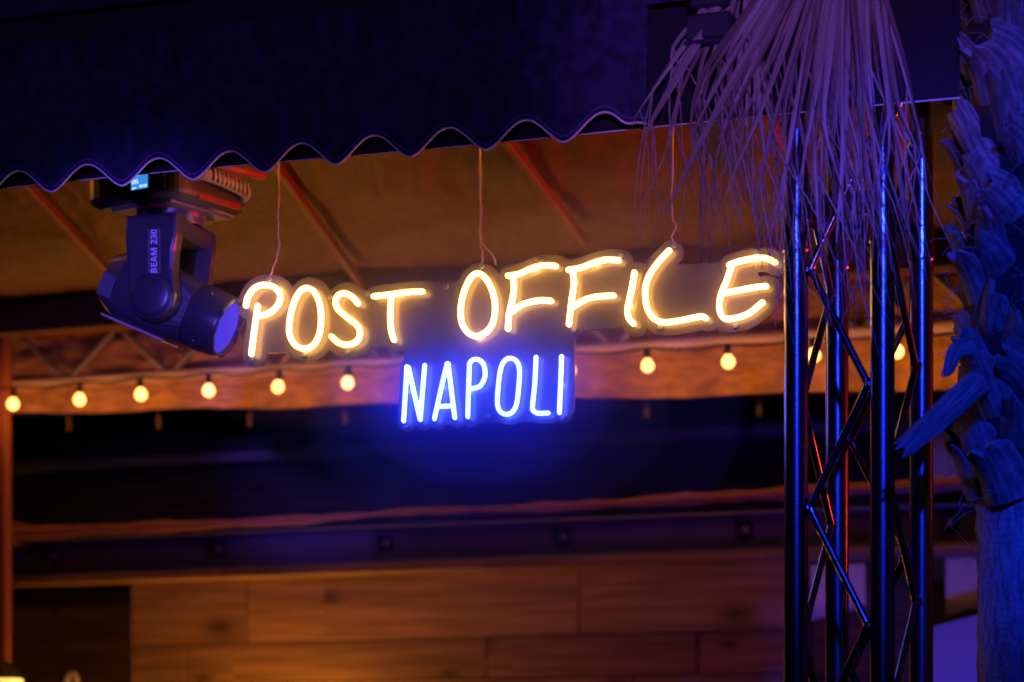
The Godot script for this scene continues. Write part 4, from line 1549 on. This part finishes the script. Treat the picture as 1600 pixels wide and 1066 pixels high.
func leaflet(leaf: Node3D, hub: Vector3, heading: float, length: float, lean: float, drift: float) -> void:
	var steps := 18
	var p := hub + Vector3(rng.randf_range(-0.012, 0.012), rng.randf_range(-0.01, 0.01), rng.randf_range(-0.02, 0.02))
	var out := rng.randf_range(-0.05, 0.05) + lean
	var bend := rng.randf_range(0.55, 1.05)
	var sharp := rng.randf_range(0.05, 0.28)
	var final := rng.randf_range(-0.10, 0.32) + drift
	var twist := rng.randf_range(-0.6, 0.6)
	var turn := rng.randf_range(-2.6, 2.6)
	var width := rng.randf_range(0.006, 0.019)
	var sway := rng.randf_range(-0.12, 0.12)
	var pts := []
	var ws := []
	var nr := []
	for i in steps + 1:
		var v := float(i) / steps
		var k := smoothstep(bend - sharp, bend + sharp, v)
		var h: float = lerpf(heading, final, k) + sway * sin(v * 4.0)
		var dir := Vector3(sin(h), -cos(h), out * (1.0 - k)).normalized()
		pts.append(p)
		ws.append(maxf(width * smoothstep(-0.08, 0.45, v) * pow(1.0 - v * 0.94, 0.8), 0.0007))
		var tw := twist + turn * v * v
		nr.append((Vector3(0, 0, 1) * cos(tw) + Vector3(1, 0, 0) * sin(tw)).normalized())
		p += dir * length / steps
	var st := begin()
	ribbon(st, pts, ws, nr)
	# the blade frays into hanging threads
	for x in rng.randi_range(1, 3):
		var from := int(steps * rng.randf_range(0.62, 0.98))
		var q: Vector3 = pts[from]
		var tp := []
		var tw := []
		var tn := []
		var h := final + rng.randf_range(-0.4, 0.4)
		var goal := rng.randf_range(-0.12, 0.5) if rng.randf() < 0.85 else rng.randf_range(-0.7, -0.2)
		var l := rng.randf_range(0.08, 0.42)
		for i in 12:
			tp.append(q)
			tw.append(lerpf(0.0020, 0.0006, i / 11.0))
			tn.append(nr[from])
			h = lerpf(h, goal, 0.16) + rng.randf_range(-0.06, 0.06)
			q += Vector3(sin(h), -cos(h), rng.randf_range(-0.15, 0.15)) * l / 11.0
		ribbon(st, tp, tw, tn)
	part("leaflet", st, M.fronds[rng.randi() % 4], leaf)


func ribbon(st: SurfaceTool, pts: Array, ws: Array, nr: Array) -> void:       # a strip folded along its middle
	st.set_smooth_group(-1)
	var n := pts.size()
	var rows := []
	for i in n:
		var tan: Vector3 = (pts[mini(i + 1, n - 1)] - pts[maxi(i - 1, 0)]).normalized()
		var sd := tan.cross(nr[i]).normalized()
		var up := sd.cross(tan).normalized()
		rows.append([pts[i] - sd * ws[i], pts[i] + up * ws[i] * 0.55, pts[i] + sd * ws[i]])
	for i in n - 1:
		for k in 2:
			var back: Vector3 = (rows[i][k] + rows[i + 1][k + 1]) / 2.0 - nr[i]
			var q := [rows[i][k], rows[i + 1][k], rows[i + 1][k + 1], rows[i][k + 1]]
			var uv := [Vector2(0.7 * i / n, k * 0.25), Vector2(0.7 * (i + 1) / n, k * 0.25), Vector2(0.7 * (i + 1) / n, k * 0.25 + 0.25), Vector2(0.7 * i / n, k * 0.25 + 0.25)]
			for tr in [[0, 1, 2], [0, 2, 3]]:
				var ids: Array = tr
				if (q[tr[0]] - q[tr[2]]).cross(q[tr[0]] - q[tr[1]]).dot((q[tr[0]] + q[tr[1]] + q[tr[2]]) / 3.0 - back) < 0:
					ids = [tr[0], tr[2], tr[1]]
				for v in ids:
					st.set_uv(uv[v])
					st.add_vertex(q[v])
